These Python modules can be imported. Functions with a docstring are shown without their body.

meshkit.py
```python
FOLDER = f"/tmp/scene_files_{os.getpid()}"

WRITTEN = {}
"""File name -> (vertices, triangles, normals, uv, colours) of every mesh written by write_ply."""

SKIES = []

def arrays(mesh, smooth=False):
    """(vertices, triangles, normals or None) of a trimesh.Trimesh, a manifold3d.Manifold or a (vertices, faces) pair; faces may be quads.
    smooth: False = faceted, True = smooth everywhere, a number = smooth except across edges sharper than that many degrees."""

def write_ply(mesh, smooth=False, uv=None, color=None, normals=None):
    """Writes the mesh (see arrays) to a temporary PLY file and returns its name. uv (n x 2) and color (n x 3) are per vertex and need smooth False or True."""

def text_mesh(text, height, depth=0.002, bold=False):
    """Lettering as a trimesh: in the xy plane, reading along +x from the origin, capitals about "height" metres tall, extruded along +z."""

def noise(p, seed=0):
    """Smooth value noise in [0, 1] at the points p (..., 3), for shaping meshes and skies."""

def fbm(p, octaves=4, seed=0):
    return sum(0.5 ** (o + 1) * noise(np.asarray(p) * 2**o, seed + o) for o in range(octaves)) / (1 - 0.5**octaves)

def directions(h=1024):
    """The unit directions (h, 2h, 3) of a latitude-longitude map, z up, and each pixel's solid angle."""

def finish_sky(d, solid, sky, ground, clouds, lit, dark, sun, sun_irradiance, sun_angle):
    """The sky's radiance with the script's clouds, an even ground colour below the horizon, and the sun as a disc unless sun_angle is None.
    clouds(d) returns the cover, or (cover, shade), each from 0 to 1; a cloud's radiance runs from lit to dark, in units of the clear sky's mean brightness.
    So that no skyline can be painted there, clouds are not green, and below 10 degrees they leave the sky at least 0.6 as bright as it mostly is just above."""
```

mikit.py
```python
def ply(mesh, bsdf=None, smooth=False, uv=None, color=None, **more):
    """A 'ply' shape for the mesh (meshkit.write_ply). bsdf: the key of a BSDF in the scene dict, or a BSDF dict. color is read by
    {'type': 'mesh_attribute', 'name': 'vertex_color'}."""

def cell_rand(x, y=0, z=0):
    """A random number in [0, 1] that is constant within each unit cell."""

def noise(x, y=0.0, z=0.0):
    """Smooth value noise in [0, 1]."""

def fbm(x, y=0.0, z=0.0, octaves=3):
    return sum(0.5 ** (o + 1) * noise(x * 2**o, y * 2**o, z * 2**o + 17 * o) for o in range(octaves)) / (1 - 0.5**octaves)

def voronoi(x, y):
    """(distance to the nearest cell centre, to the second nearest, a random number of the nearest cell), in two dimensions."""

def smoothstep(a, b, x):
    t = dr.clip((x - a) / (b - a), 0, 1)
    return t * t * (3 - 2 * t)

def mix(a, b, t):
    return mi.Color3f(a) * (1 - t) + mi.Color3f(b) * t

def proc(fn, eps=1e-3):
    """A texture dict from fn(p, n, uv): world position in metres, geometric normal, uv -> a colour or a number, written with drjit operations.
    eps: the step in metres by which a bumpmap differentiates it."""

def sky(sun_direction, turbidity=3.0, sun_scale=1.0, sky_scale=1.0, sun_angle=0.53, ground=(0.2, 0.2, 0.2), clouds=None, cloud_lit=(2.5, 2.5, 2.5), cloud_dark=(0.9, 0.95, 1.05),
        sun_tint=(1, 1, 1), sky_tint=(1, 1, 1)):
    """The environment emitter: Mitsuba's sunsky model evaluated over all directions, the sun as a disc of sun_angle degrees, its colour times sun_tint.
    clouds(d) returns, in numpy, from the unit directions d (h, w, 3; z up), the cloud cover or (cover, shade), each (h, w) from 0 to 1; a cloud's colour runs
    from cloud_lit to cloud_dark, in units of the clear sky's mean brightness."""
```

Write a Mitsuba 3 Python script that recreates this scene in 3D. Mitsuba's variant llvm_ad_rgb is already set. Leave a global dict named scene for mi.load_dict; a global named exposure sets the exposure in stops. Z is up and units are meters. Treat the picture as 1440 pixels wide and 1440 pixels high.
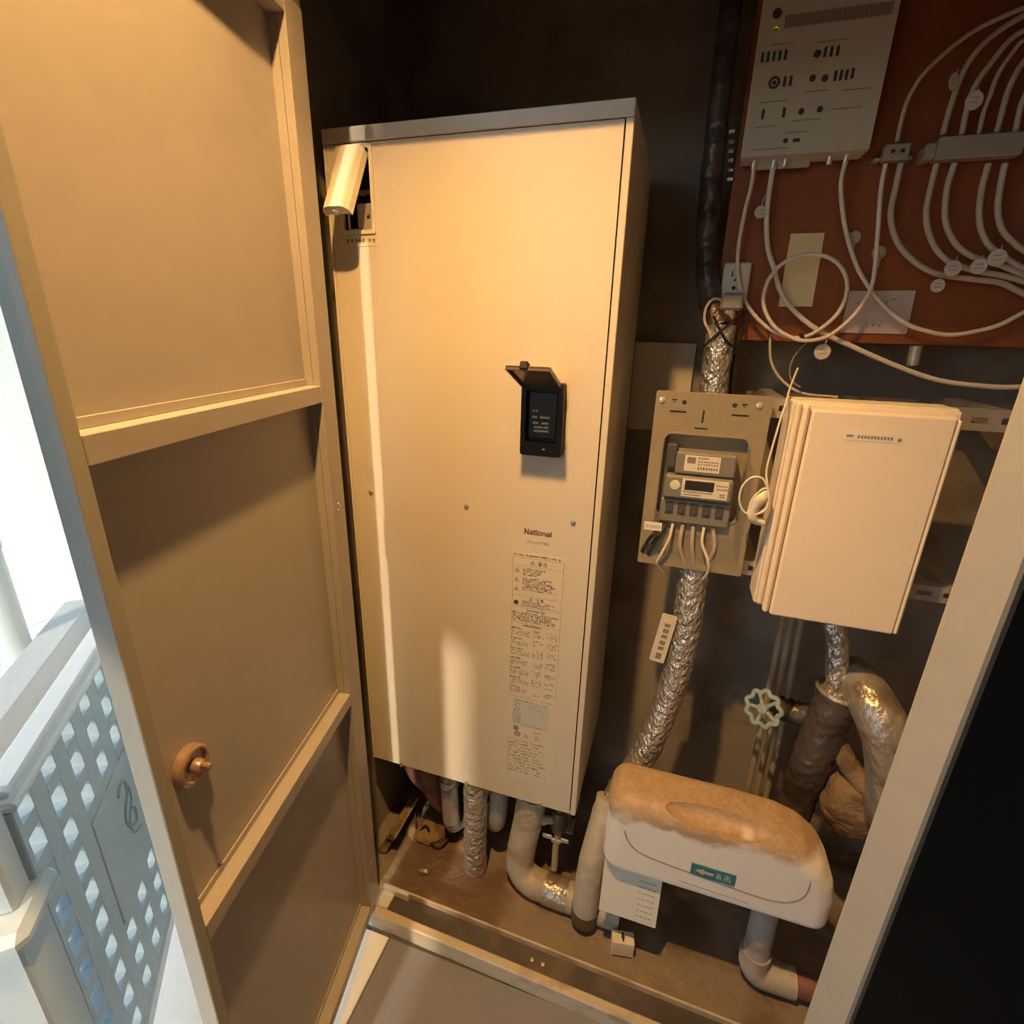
import math, random
import numpy as np
import trimesh
import manifold3d as m3
import mitsuba as mi
import drjit as dr
import mikit, meshkit
from mikit import proc, fbm, noise, voronoi, cell_rand, smoothstep, mix
from shapely.geometry import Polygon, Point, LineString, box as sbox
from shapely.ops import unary_union

random.seed(7)
RNG = np.random.default_rng(7)
scene, labels = {}, {}

# ------------------------------------------------------------------ camera, light, exposure
exposure = 0.0
EYE = np.array([0.0, 0.0, 1.62])
FWD = np.array([-0.28177, 0.90104, -0.32975])
UP = np.array([-0.12230, 0.30715, 0.94377])
scene['camera'] = {
    'type': 'perspective', 'fov': 2 * math.degrees(math.atan(720 / 725.0)), 'fov_axis': 'x',
    'near_clip': 0.02, 'far_clip': 100.0,
    'to_world': mi.ScalarTransform4f().look_at(origin=EYE.tolist(), target=(EYE + FWD).tolist(), up=UP.tolist())}

SUN_ELEV = math.radians(29)
SUN_TRAVEL = np.array([0.03, 1.0, 0]) / np.hypot(0.03, 1.0) * math.cos(SUN_ELEV) + np.array([0, 0, -math.sin(SUN_ELEV)])
scene['sky'] = mikit.sky((-SUN_TRAVEL).tolist(), turbidity=3.5, sun_scale=2.0, sky_scale=7.5, sun_angle=2.0,
                         ground=(0.3, 0.3, 0.3), sky_tint=(0.86, 1.0, 1.06), sun_tint=(0.96, 1.0, 1.08))
LAMP = np.array([-0.30, 0.34, 2.59])          # recessed downlight in the porch ceiling
LAMP_RADIANCE = np.array([1.0, 0.555, 0.18]) * 7100.0
LAMP_R, LAMP_H = 0.026, 0.048

# ------------------------------------------------------------------ materials
def rgb(c): return {'type': 'rgb', 'value': [float(x) for x in c]}
def mat(name, color, rough=0.5, metal=0.0, spec=0.5, bump=None, bscale=1.0, **kw):
    tex = proc(color) if callable(color) else rgb(color)
    b = {'type': 'principled', 'base_color': tex, 'roughness': rough, 'metallic': metal, 'specular': spec, **kw}
    if bump is not None:
        b = {'type': 'bumpmap', 'arbitrary': proc(bump), 'scale': bscale, 'bsdf': b}
    scene['mat_' + name] = {'type': 'twosided', 'bsdf': b}
    return 'mat_' + name

def speckle(c, amount=0.12, f=60.0):
    lo, hi = [float(v * (1 - amount)) for v in c], [float(v * (1 + amount)) for v in c]
    def fn(p, n, uv):
        return mix(lo, hi, fbm(p.x * f, p.y * f, p.z * f, 3))
    return fn

def dusty(c, dust, lo, hi, f=14.0):
    def fn(p, n, uv):
        t = smoothstep(lo, hi, fbm(p.x * f, p.y * f, p.z * f, 4))
        return mix(c, dust, t)
    return fn

M = {}
M['door_paint'] = mat('door_paint', speckle((0.355, 0.32, 0.295), 0.04, 25), 0.30)
M['door_edge'] = mat('door_edge', speckle((0.30, 0.285, 0.25), 0.03, 25), 0.40)
M['post_edge'] = mat('post_edge', speckle((0.33, 0.29, 0.22), 0.04, 40), 0.45)
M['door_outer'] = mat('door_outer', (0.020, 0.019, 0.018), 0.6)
M['heater'] = mat('heater', speckle((0.615, 0.54, 0.44), 0.015, 18), 0.33)
M['flap'] = mat('flap', (0.68, 0.62, 0.52), 0.4)
M['gap'] = mat('gap', (0.03, 0.026, 0.022), 0.7)
M['black'] = mat('black', (0.024, 0.017, 0.013), 0.5, 0.0, 0.25)
M['smoke'] = mat('smoke', (0.10, 0.065, 0.045), 0.28)
M['lcd'] = mat('lcd', (0.03, 0.027, 0.023), 0.3, 0.0, 0.3)
M['splitter'] = mat('splitter', (0.37, 0.315, 0.245), 0.45, 0.15)
M['grey_metal'] = mat('grey_metal', speckle((0.40, 0.38, 0.34), 0.1, 80), 0.4, 0.6)
M['zinc'] = mat('zinc', speckle((0.50, 0.46, 0.40), 0.15, 60), 0.38, 0.5)
M['bright_metal'] = mat('bright_metal', (0.76, 0.73, 0.68), 0.25, 0.6)
M['bracket_steel'] = mat('bracket_steel', (0.80, 0.79, 0.77), 0.3, 0.3)
M['copper'] = mat('copper', (0.46, 0.31, 0.225), 0.3, 0.6)
M['print'] = mat('print', (0.055, 0.045, 0.035), 0.7)
M['print_soft'] = mat('print_soft', (0.25, 0.195, 0.14), 0.7)
M['print_pale'] = mat('print_pale', (0.45, 0.42, 0.36), 0.7)
M['sticker'] = mat('sticker', (0.625, 0.55, 0.45), 0.45)
M['plate_blue'] = mat('plate_blue', (0.50, 0.52, 0.47), 0.4)
M['foil'] = mat('foil', speckle((0.74, 0.70, 0.64), 0.2, 90), 0.20, 0.80,
                bump=lambda p, n, uv: fbm(p.x * 110, p.y * 110, p.z * 80, 3), bscale=0.010)
M['foil_dull'] = mat('foil_dull', dusty((0.42, 0.38, 0.32), (0.26, 0.20, 0.13), 0.45, 0.7, 22), 0.34, 0.55,
                     bump=lambda p, n, uv: fbm(p.x * 70, p.y * 70, p.z * 50, 3), bscale=0.005)
M['foil_dark'] = mat('foil_dark', dusty((0.13, 0.105, 0.09), (0.07, 0.05, 0.04), 0.4, 0.65, 18), 0.38, 0.4,
                     bump=lambda p, n, uv: fbm(p.x * 60, p.y * 60, p.z * 40, 3), bscale=0.006)
M['lagging'] = mat('lagging', dusty((0.44, 0.385, 0.31), (0.34, 0.27, 0.19), 0.45, 0.75, 14), 0.5,
                   bump=lambda p, n, uv: fbm(p.x * 80, p.y * 80, p.z * 80, 3), bscale=0.003)
M['grey_pipe'] = mat('grey_pipe', dusty((0.36, 0.33, 0.30), (0.27, 0.22, 0.17), 0.5, 0.75, 25), 0.5)
M['red_pipe'] = mat('red_pipe', dusty((0.23, 0.095, 0.075), (0.13, 0.07, 0.05), 0.4, 0.7, 25), 0.55)
M['thin_pipe'] = mat('thin_pipe', dusty((0.36, 0.29, 0.19), (0.30, 0.23, 0.145), 0.4, 0.7, 12), 0.5)
M['brass_dark'] = mat('brass_dark', (0.16, 0.12, 0.08), 0.4, 0.6)
M['wheel'] = mat('wheel', dusty((0.27, 0.36, 0.34), (0.20, 0.22, 0.19), 0.5, 0.75, 60), 0.5)
M['wool'] = mat('wool', dusty((0.235, 0.155, 0.08), (0.14, 0.085, 0.045), 0.4, 0.65, 30), 0.9,
                bump=lambda p, n, uv: fbm(p.x * 120, p.y * 120, p.z * 120, 3), bscale=0.006)
M['plywood'] = mat('plywood', lambda p, n, uv: mix((0.22, 0.060, 0.020), (0.31, 0.092, 0.034),
                   fbm(p.x * 40, p.y * 5, p.z * 3.0 + 0.4 * noise(p.x * 8, p.z * 2), 4)), 0.38)
M['booster'] = mat('booster', speckle((0.55, 0.49, 0.37), 0.02, 25), 0.5)
M['white_cable'] = mat('white_cable', (0.78, 0.68, 0.54), 0.45)
M['grey_cable'] = mat('grey_cable', (0.50, 0.41, 0.31), 0.5)
M['tag'] = mat('tag', speckle((0.66, 0.58, 0.46), 0.06, 120), 0.6)
M['yellow_card'] = mat('yellow_card', (0.84, 0.66, 0.34), 0.6)
M['paper'] = mat('paper', speckle((0.60, 0.47, 0.39), 0.05, 50), 0.7)
M['ivory'] = mat('ivory', (0.70, 0.63, 0.50), 0.4)
M['plug'] = mat('plug', (0.30, 0.27, 0.23), 0.5)
M['meter_board'] = mat('meter_board', speckle((0.28, 0.23, 0.155), 0.05, 50), 0.45)
M['meter_grey'] = mat('meter_grey', (0.22, 0.20, 0.175), 0.45)
M['meter_dark'] = mat('meter_dark', (0.075, 0.068, 0.06), 0.45)
M['white_label'] = mat('white_label', (0.72, 0.68, 0.58), 0.5)
M['breaker'] = mat('breaker', speckle((0.80, 0.69, 0.54), 0.015, 20), 0.38)
M['cover'] = mat('cover', lambda p, n, uv: mix((0.76, 0.72, 0.655),
                 mix((0.47, 0.31, 0.17), (0.31, 0.19, 0.095), fbm(p.x * 45, p.y * 45, p.z * 45, 3)),
                 smoothstep(0.503, 0.527, p.z + 0.10 * (fbm(p.x * 11, p.y * 11, p.z * 11, 4) - 0.5)) * (0.80 + 0.2 * noise(p.x * 160, p.y * 160, p.z * 160))), 0.62)
M['teal'] = mat('teal', (0.030, 0.17, 0.20), 0.5)
M['closet_wall'] = mat('closet_wall', dusty((0.29, 0.245, 0.195), (0.20, 0.165, 0.13), 0.4, 0.7, 6), 0.8)
M['closet_floor'] = mat('closet_floor', lambda p, n, uv: mix(mix((0.23, 0.185, 0.15), (0.135, 0.080, 0.052),
                        smoothstep(0.36, 0.66, fbm(p.x * 5 + 3, p.y * 7, 0.0, 4))),
                        (0.30, 0.215, 0.14), 0.8 * smoothstep(0.52, 0.78, fbm(p.x * 10, p.y * 13, 5.0, 5))), 0.6,
                        bump=lambda p, n, uv: fbm(p.x * 90, p.y * 90, 0.0, 4), bscale=0.004)
M['sill'] = mat('sill', dusty((0.50, 0.42, 0.31), (0.34, 0.25, 0.16), 0.48, 0.8, 20), 0.35)
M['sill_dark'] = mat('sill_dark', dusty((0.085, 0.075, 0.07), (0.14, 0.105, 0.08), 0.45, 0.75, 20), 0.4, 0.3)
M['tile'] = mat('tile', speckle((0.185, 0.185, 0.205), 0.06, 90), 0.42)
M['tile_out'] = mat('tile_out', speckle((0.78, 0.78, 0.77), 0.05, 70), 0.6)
M['joint'] = mat('joint', (0.10, 0.095, 0.09), 0.85)
M['wall_paint'] = mat('wall_paint', speckle((0.16, 0.145, 0.13), 0.05, 120), 0.8)
M['wall_dark'] = mat('wall_dark', (0.05, 0.047, 0.043), 0.8)
M['white_wall'] = mat('white_wall', speckle((0.60, 0.625, 0.60), 0.03, 60), 0.75)
M['ceiling'] = mat('ceiling', (0.28, 0.25, 0.22), 0.85)
M['gate'] = mat('gate', speckle((0.46, 0.56, 0.62), 0.03, 60), 0.42, 0.05)
M['gate_light'] = mat('gate_light', speckle((0.76, 0.81, 0.83), 0.03, 60), 0.4)
M['gate_mark'] = mat('gate_mark', (0.29, 0.355, 0.395), 0.45)
M['spout'] = mat('spout', (0.56, 0.59, 0.575), 0.45)
M['kerb'] = mat('kerb', speckle((0.52, 0.55, 0.57), 0.06, 80), 0.7)
M['can'] = mat('can', (0.25, 0.24, 0.22), 0.4)
M['green_lens'] = mat('green_lens', (0.3, 0.45, 0.02), 0.2)
scene['mat_clear'] = {'type': 'thindielectric', 'int_ior': 1.45}
M['clear'] = 'mat_clear'

# ------------------------------------------------------------------ mesh helpers
def cat(*ms): return trimesh.util.concatenate([m for m in ms])
def hull(pts): return trimesh.convex.convex_hull(np.asarray(pts, float))

def box(x0, x1, y0, y1, z0, z1, c=0.0):
    if c <= 0:
        return hull([(x, y, z) for x in (x0, x1) for y in (y0, y1) for z in (z0, z1)])
    c = min(c, 0.45 * min(x1 - x0, y1 - y0, z1 - z0))
    pts = []
    for x, sx in ((x0, 1), (x1, -1)):
        for y, sy in ((y0, 1), (y1, -1)):
            for z, sz in ((z0, 1), (z1, -1)):
                pts += [(x + sx * c, y + sy * c, z), (x + sx * c, y, z + sz * c), (x, y + sy * c, z + sz * c)]
    return hull(pts)

def basis(d):
    d = np.asarray(d, float); d = d / np.linalg.norm(d)
    a = np.cross(d, [0, 0, 1] if abs(d[2]) < 0.9 else [1, 0, 0]); a /= np.linalg.norm(a)
    return d, a, np.cross(d, a)

def spline(pts, step=0.008):
    p = np.asarray(pts, float)
    if len(p) == 2:
        return p
    q = np.vstack([2 * p[0] - p[1], p, 2 * p[-1] - p[-2]])
    out = []
    for i in range(1, len(q) - 2):
        p0, p1, p2, p3 = q[i - 1], q[i], q[i + 1], q[i + 2]
        n = max(2, int(np.linalg.norm(p2 - p1) / step))
        t = np.linspace(0, 1, n, endpoint=False)[:, None]
        out.append(0.5 * ((2 * p1) + (-p0 + p2) * t + (2 * p0 - 5 * p1 + 4 * p2 - p3) * t ** 2 + (-p0 + 3 * p1 - 3 * p2 + p3) * t ** 3))
    return np.vstack(out + [p[-1:]])

def tube(pts, r, sides=10, step=0.008, wrinkle=0.0, seed=0, smooth_path=True):
    p = spline(pts, step) if smooth_path else np.asarray(pts, float)
    r = np.interp(np.linspace(0, 1, len(p)), np.linspace(0, 1, len(np.atleast_1d(r))), np.atleast_1d(r))
    t = np.gradient(p, axis=0); t /= np.linalg.norm(t, axis=1, keepdims=True) + 1e-12
    _, a, _ = basis(t[0])
    V = []
    ang = np.arange(sides) * 2 * np.pi / sides
    for i in range(len(p)):
        a = a - t[i] * np.dot(a, t[i]); a /= np.linalg.norm(a)
        b = np.cross(t[i], a)
        V.append(p[i] + r[i] * (np.cos(ang)[:, None] * a + np.sin(ang)[:, None] * b))
    V = np.vstack(V)
    if wrinkle:
        ax = np.repeat(p, sides, axis=0)
        d = (V - ax) / np.linalg.norm(V - ax, axis=1, keepdims=True)
        V = V + d * (wrinkle * (2 * meshkit.fbm(V * 70, 3, seed) - 1))[:, None]
    F = []
    n = len(p)
    for i in range(n - 1):
        for j in range(sides):
            k = (j + 1) % sides
            F += [(i * sides + j, i * sides + k, (i + 1) * sides + k), (i * sides + j, (i + 1) * sides + k, (i + 1) * sides + j)]
    V = np.vstack([V, p[:1], p[-1:]])
    c0, c1 = n * sides, n * sides + 1
    for j in range(sides):
        k = (j + 1) % sides
        F += [(c0, k, j), (c1, (n - 1) * sides + j, (n - 1) * sides + k)]
    return trimesh.Trimesh(V, F, process=False)

def rod(p0, p1, r, sides=16): return tube([p0, p1], r, sides, smooth_path=False)

def lathe(profile, origin, axis, sides=28):
    """profile: (radius, height) pairs along the axis from origin."""
    d, a, b = basis(axis)
    ang = np.arange(sides) * 2 * np.pi / sides
    V, F = [], []
    for r, h in profile:
        V.append(np.asarray(origin) + d * h + max(r, 1e-5) * (np.cos(ang)[:, None] * a + np.sin(ang)[:, None] * b))
    for i in range(len(profile) - 1):
        for j in range(sides):
            k = (j + 1) % sides
            F += [(i * sides + j, i * sides + k, (i + 1) * sides + k), (i * sides + j, (i + 1) * sides + k, (i + 1) * sides + j)]
    return trimesh.Trimesh(np.vstack(V), F, process=False)

def ring(center, axis, R, r, sides=24, seg=8):
    d, a, b = basis(axis)
    t = np.linspace(0, 2 * np.pi, sides + 1)
    pts = np.asarray(center) + R * (np.cos(t)[:, None] * a + np.sin(t)[:, None] * b)
    return tube(pts, r, seg, smooth_path=False)

def prism(poly, h, origin=(0, 0, 0), ex=(1, 0, 0), ey=(0, 0, 1)):
    """polygon (shapely) in the plane ex, ey at origin, extruded by h along ex x ey."""
    ex, ey = np.asarray(ex, float), np.asarray(ey, float)
    ez = np.cross(ex, ey)
    parts = [trimesh.creation.extrude_polygon(g, h, engine='earcut') for g in getattr(poly, 'geoms', [poly])]
    m = cat(*parts)
    m.vertices = np.asarray(origin) + m.vertices[:, :1] * ex + m.vertices[:, 1:2] * ey + m.vertices[:, 2:] * ez
    return m

def rrect(x0, x1, y0, y1, r, n=5):
    return sbox(x0 + r, y0 + r, x1 - r, y1 - r).buffer(r, quad_segs=n)

def xf(mesh, origin, ex, ey):
    """place a mesh given in a local frame (ex, ey, z) at origin."""
    m = mesh.copy()
    v = m.vertices
    m.vertices = np.asarray(origin) + v[:, :1] * np.asarray(ex) + v[:, 1:2] * np.asarray(ey) + v[:, 2:] * np.array([0, 0, 1.0])
    return m

def text(s, h, x, y, z, depth=0.0004, bold=False, center=True):
    """lettering on a plane that faces -y, reading along +x."""
    m = meshkit.text_mesh(s, h, depth, bold)
    v = m.vertices.copy()
    w = v[:, 0].max() - v[:, 0].min()
    v[:, 0] -= v[:, 0].min() + (w / 2 if center else 0)
    m.vertices = np.stack([x + v[:, 0], y - v[:, 2], z + v[:, 1]], 1)
    return m

# ------------------------------------------------------------------ scene helpers
def numbered(k):
    if k not in scene and k not in USED: return k
    i = 1
    while f'{k}_{i:03d}' in scene or f'{k}_{i:03d}' in USED: i += 1
    return f'{k}_{i:03d}'
USED = set()

def thing(name, label, category, group=None):
    k = numbered(name); USED.add(k)
    labels[k] = {'label': label, 'category': category}
    if group: labels[k]['group'] = group
    return k

def obj(name, mesh, material, parent=None, smooth=False, label=None, category=None, group=None, kind=None, **more):
    k = numbered(f'{parent}__{name}' if parent else name)
    USED.add(k)
    scene[k] = mikit.ply(mesh, M.get(material, material), smooth, **more)
    d = {}
    if label: d['label'] = label
    if category: d['category'] = category
    if group: d['group'] = group
    if kind or (parent and (name.endswith('print') or name in ('vent_slats', 'handwriting', 'writing'))): d['kind'] = kind or 'stuff'
    if d: labels[k] = d
    return k

def struct(name, label=None, mesh=None, material=None, smooth=False):
    if mesh is None:
        USED.add(name); labels[name] = {'kind': 'structure', **({'label': label} if label else {})}
        return name
    return obj(name, mesh, material, None, smooth, label=label, kind='structure')

# ================================================================== THE SETTING
# floor: tiled porch floor that runs out under the gate
f = struct('floor', 'grey tiled porch floor that runs out under the gate')
obj('bed', cat(box(-6.0, -1.40, -1.6, 1.80, -0.06, 0.001), box(-1.40, 1.7, -1.6, 0.845, -0.06, 0.001)), 'joint', f)
for i in range(-5, 3):
    for j in range(-3, 5):
        x0, x1 = -0.589 + 0.9 * i, -0.589 + 0.9 * (i + 1)
        y1 = 0.835 - 0.6 * j; y0 = y1 - 0.6
        x0, y1 = max(x0, -6.0), min(y1, 1.80)
        if y1 - y0 < 0.05: continue
        if y0 > 0.8 and x1 > -1.40: x1 = -1.40
        if x1 - x0 < 0.05: continue
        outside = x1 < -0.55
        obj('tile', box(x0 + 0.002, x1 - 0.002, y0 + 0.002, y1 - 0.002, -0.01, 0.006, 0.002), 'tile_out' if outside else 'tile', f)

# closet shell
struct('floor_closet', 'dusty brown closet floor', box(-0.80, 0.82, 0.93, 1.56, -0.05, 0.0), 'closet_floor')
struct('wall_back', 'grey brown rear wall of the closet', box(-0.86, 0.88, 1.56, 1.62, -0.05, 2.62), 'closet_wall')
struct('wall_left', 'left wall of the closet', box(-0.86, -0.80, 0.95, 1.56, -0.05, 2.62), 'closet_wall')
struct('wall_right', 'right wall of the closet', box(0.82, 0.88, 0.95, 1.56, -0.05, 2.62), 'closet_wall')
struct('ceiling_closet', 'closet ceiling', box(-0.80, 0.82, 0.95, 1.56, 2.56, 2.62), 'closet_wall')
# front wall round the opening
struct('wall_front', 'painted wall round the closet opening',
       cat(box(0.80, 1.7, 0.87, 0.95, -0.05, 2.62), box(-0.700, 0.80, 0.87, 0.95, 2.145, 2.62)), 'wall_paint')
struct('wall_facade', 'pale facade wall beside the hinge of the door', box(-1.40, -0.700, 0.87, 0.95, -0.05, 2.62), 'white_wall')
struct('wall_return', 'painted outer wall beyond the door', box(-1.40, -1.34, 0.95, 1.80, -0.05, 2.9), 'wall_paint')
struct('wall_side', 'dark side wall of the porch', box(1.60, 1.70, -1.10, 0.87, -0.05, 2.62), 'wall_dark')
struct('wall_opposite', 'porch wall behind the camera',
       cat(box(-0.515, 1.7, -1.22, -1.10, -0.05, 2.62), prism(Polygon([(-0.72, 2.20), (-0.515, 2.08), (-0.515, 3.60), (-0.72, 3.60)]), 0.12, (0, -1.10, 0))), 'wall_paint')
# ceiling with a round hole for the downlight
cp = sbox(-0.64, -1.22, 1.7, 0.87).difference(Point(LAMP[0], LAMP[1]).buffer(0.062, quad_segs=12))
struct('ceiling', 'porch ceiling', prism(cp, 0.03, (0, 0, LAMP[2]), (1, 0, 0), (0, 1, 0)), 'ceiling')
struct('wall_far', 'sunlit white wall beyond the gate', box(-9.0, -1.34, 1.80, 1.90, -0.05, 4.5), 'white_wall')

# the downlight itself
lt = thing('downlight', 'recessed warm downlight in the porch ceiling', 'lamp')
lx, ly, lz = LAMP
obj('housing', lathe([(0.06, 0.0), (0.06, LAMP_H + 0.01), (0.0, LAMP_H + 0.01)], (lx, ly, lz + 0.001), (0, 0, 1), 32), 'can', lt, 40)
obj('trim_ring', lathe([(0.060, 0.0), (0.060, -0.003), (0.072, -0.003), (0.075, 0.0)], (lx, ly, lz - 0.0005), (0, 0, 1), 32), 'ceiling', lt, 40)
bk = obj('bulb', lathe([(0.0, -0.0002), (LAMP_R, 0.0)], (lx, ly, lz + LAMP_H), (0, 0, 1), 24), 'can', lt)
scene[bk]['emitter'] = {'type': 'area', 'radiance': rgb(LAMP_RADIANCE)}

# door sill of the closet, a shallow metal channel between two lips
SA = math.radians(-1.3)
SX, SY = np.array([math.cos(SA), math.sin(SA), 0]), np.array([-math.sin(SA), math.cos(SA), 0])
sl = struct('trim_1', 'metal door sill with a beige front lip and a dark channel')
for nm, m_, mt in (('front_lip', box(0, 1.36, -0.012, 0.012, 0.0, 0.060, 0.004), 'sill'),
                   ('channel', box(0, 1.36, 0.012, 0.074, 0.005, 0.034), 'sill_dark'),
                   ('inner_lip', box(0, 1.36, 0.074, 0.080, 0.005, 0.052, 0.001), 'sill')):
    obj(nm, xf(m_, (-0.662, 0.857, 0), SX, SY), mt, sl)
obj('strike_bracket', cat(xf(box(0.0, 0.085, 0.062, 0.074, 0.034, 0.062, 0.003), (-0.662, 0.857, 0), SX, SY),
                          xf(box(0.0, 0.040, 0.020, 0.062, 0.034, 0.046, 0.003), (-0.662, 0.857, 0), SX, SY)), 'bracket_steel', sl, label='bright metal bracket at the left end')
for u in (0.47, 0.50):
    obj('screw', lathe([(0.005, 0), (0.005, 0.003), (0.0, 0.004)], np.array([-0.662, 0.857, 0.034]) + SX * u + SY * 0.045, (0, 0, 1), 12), 'bright_metal', sl, 30)

# ---- left leaf of the closet door, local frame: x from the hinge to the free edge, y towards the inside face, z up
DO, DX, DY = np.array([-0.649, 0.87, 0.0]), np.array([0.1974, -0.9803, 0]), np.array([0.9803, 0.1974, 0])
d1 = struct('door_1', 'open beige door leaf with three recessed panels')
def dpart(nm, m_, mt='door_paint', smooth=False, parent=d1, **kw): return obj(nm, xf(m_, DO, DX, DY), mt, parent, smooth, **kw)
Z0, Z1 = 0.076, 2.10
RAILS = [(0.076, 0.106), (0.789, 0.820), (1.485, 1.516), (2.07, 2.10)]
dpart('outer_skin', box(0.030, 0.548, -0.0365, -0.0335, Z0, Z1))
for (a0, a1), (b0, b1) in zip(RAILS[:-1], RAILS[1:]):
    dpart('panel', box(0.0365, 0.5385, -0.0335, -0.030, a1, b0))
dpart('stile', cat(box(0.538, 0.557, -0.0125, 0.0, Z0, Z1, 0.0012), box(0.538, 0.550, -0.0335, -0.0125, Z0, Z1)), 'door_edge')
hs = cat(box(-0.020, 0.038, -0.015, 0.0, Z0, Z1, 0.0012), box(0.030, 0.038, -0.0335, -0.015, Z0, Z1))
hk = dpart('stile', hs)
for k, (a, b) in enumerate(RAILS):
    dpart('rail', box(0.0385, 0.5375, -0.0298, -0.0002, a, b, 0.001))
for a, b in RAILS[:-1]:
    dpart('glazing_bead', box(0.040, 0.537, -0.0298, -0.0265, b, b + 0.0125, 0.0008))
# lock: thick round rose, spindle and thumb turn
lk = dpart('lock_rose', lathe([(0.0, 0.0), (0.028, 0.0), (0.028, 0.012), (0.0255, 0.0145), (0.0225, 0.0145), (0.021, 0.010), (0.0, 0.010)], (0.4775, -0.030, 1.047), (0, 1, 0), 36), 'copper', 40, label='round copper coloured lock rose')
obj('thumb_turn', xf(cat(lathe([(0.010, 0.008), (0.010, 0.020), (0.007, 0.024), (0.0, 0.024)], (0.4775, -0.030, 1.047), (0, 1, 0), 20),
                         box(0.4735, 0.4815, -0.008, 0.006, 1.041, 1.053, 0.002)), DO, DX, DY), 'copper', lk, 40)
for zz in (1.275, 1.262, 1.268):
    dpart('screw', lathe([(0.0028, 0.0), (0.0022, 0.0015), (0, 0.002)], (0.012 if zz != 1.268 else 0.006, 0.0, zz), (0, 1, 0), 10), 'bright_metal', 30)
dpart('screw', lathe([(0.003, 0.0), (0.0024, 0.0015), (0, 0.002)], (0.012, 0.0, 0.24), (0, 1, 0), 10), 'bright_metal', 30)
dpart('screw', lathe([(0.003, 0.0), (0.0024, 0.0015), (0, 0.002)], (0.085, 0.0, 0.091), (0, 1, 0), 10), 'bright_metal', 30)
for zz in (0.30, 1.20):
    dpart('hinge', cat(rod((-0.027, -0.020, zz - 0.05), (-0.027, -0.020, zz + 0.05), 0.006, 12), box(-0.050, -0.027, -0.022, -0.019, zz - 0.05, zz + 0.05)), 'grey_metal', 40)

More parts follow.
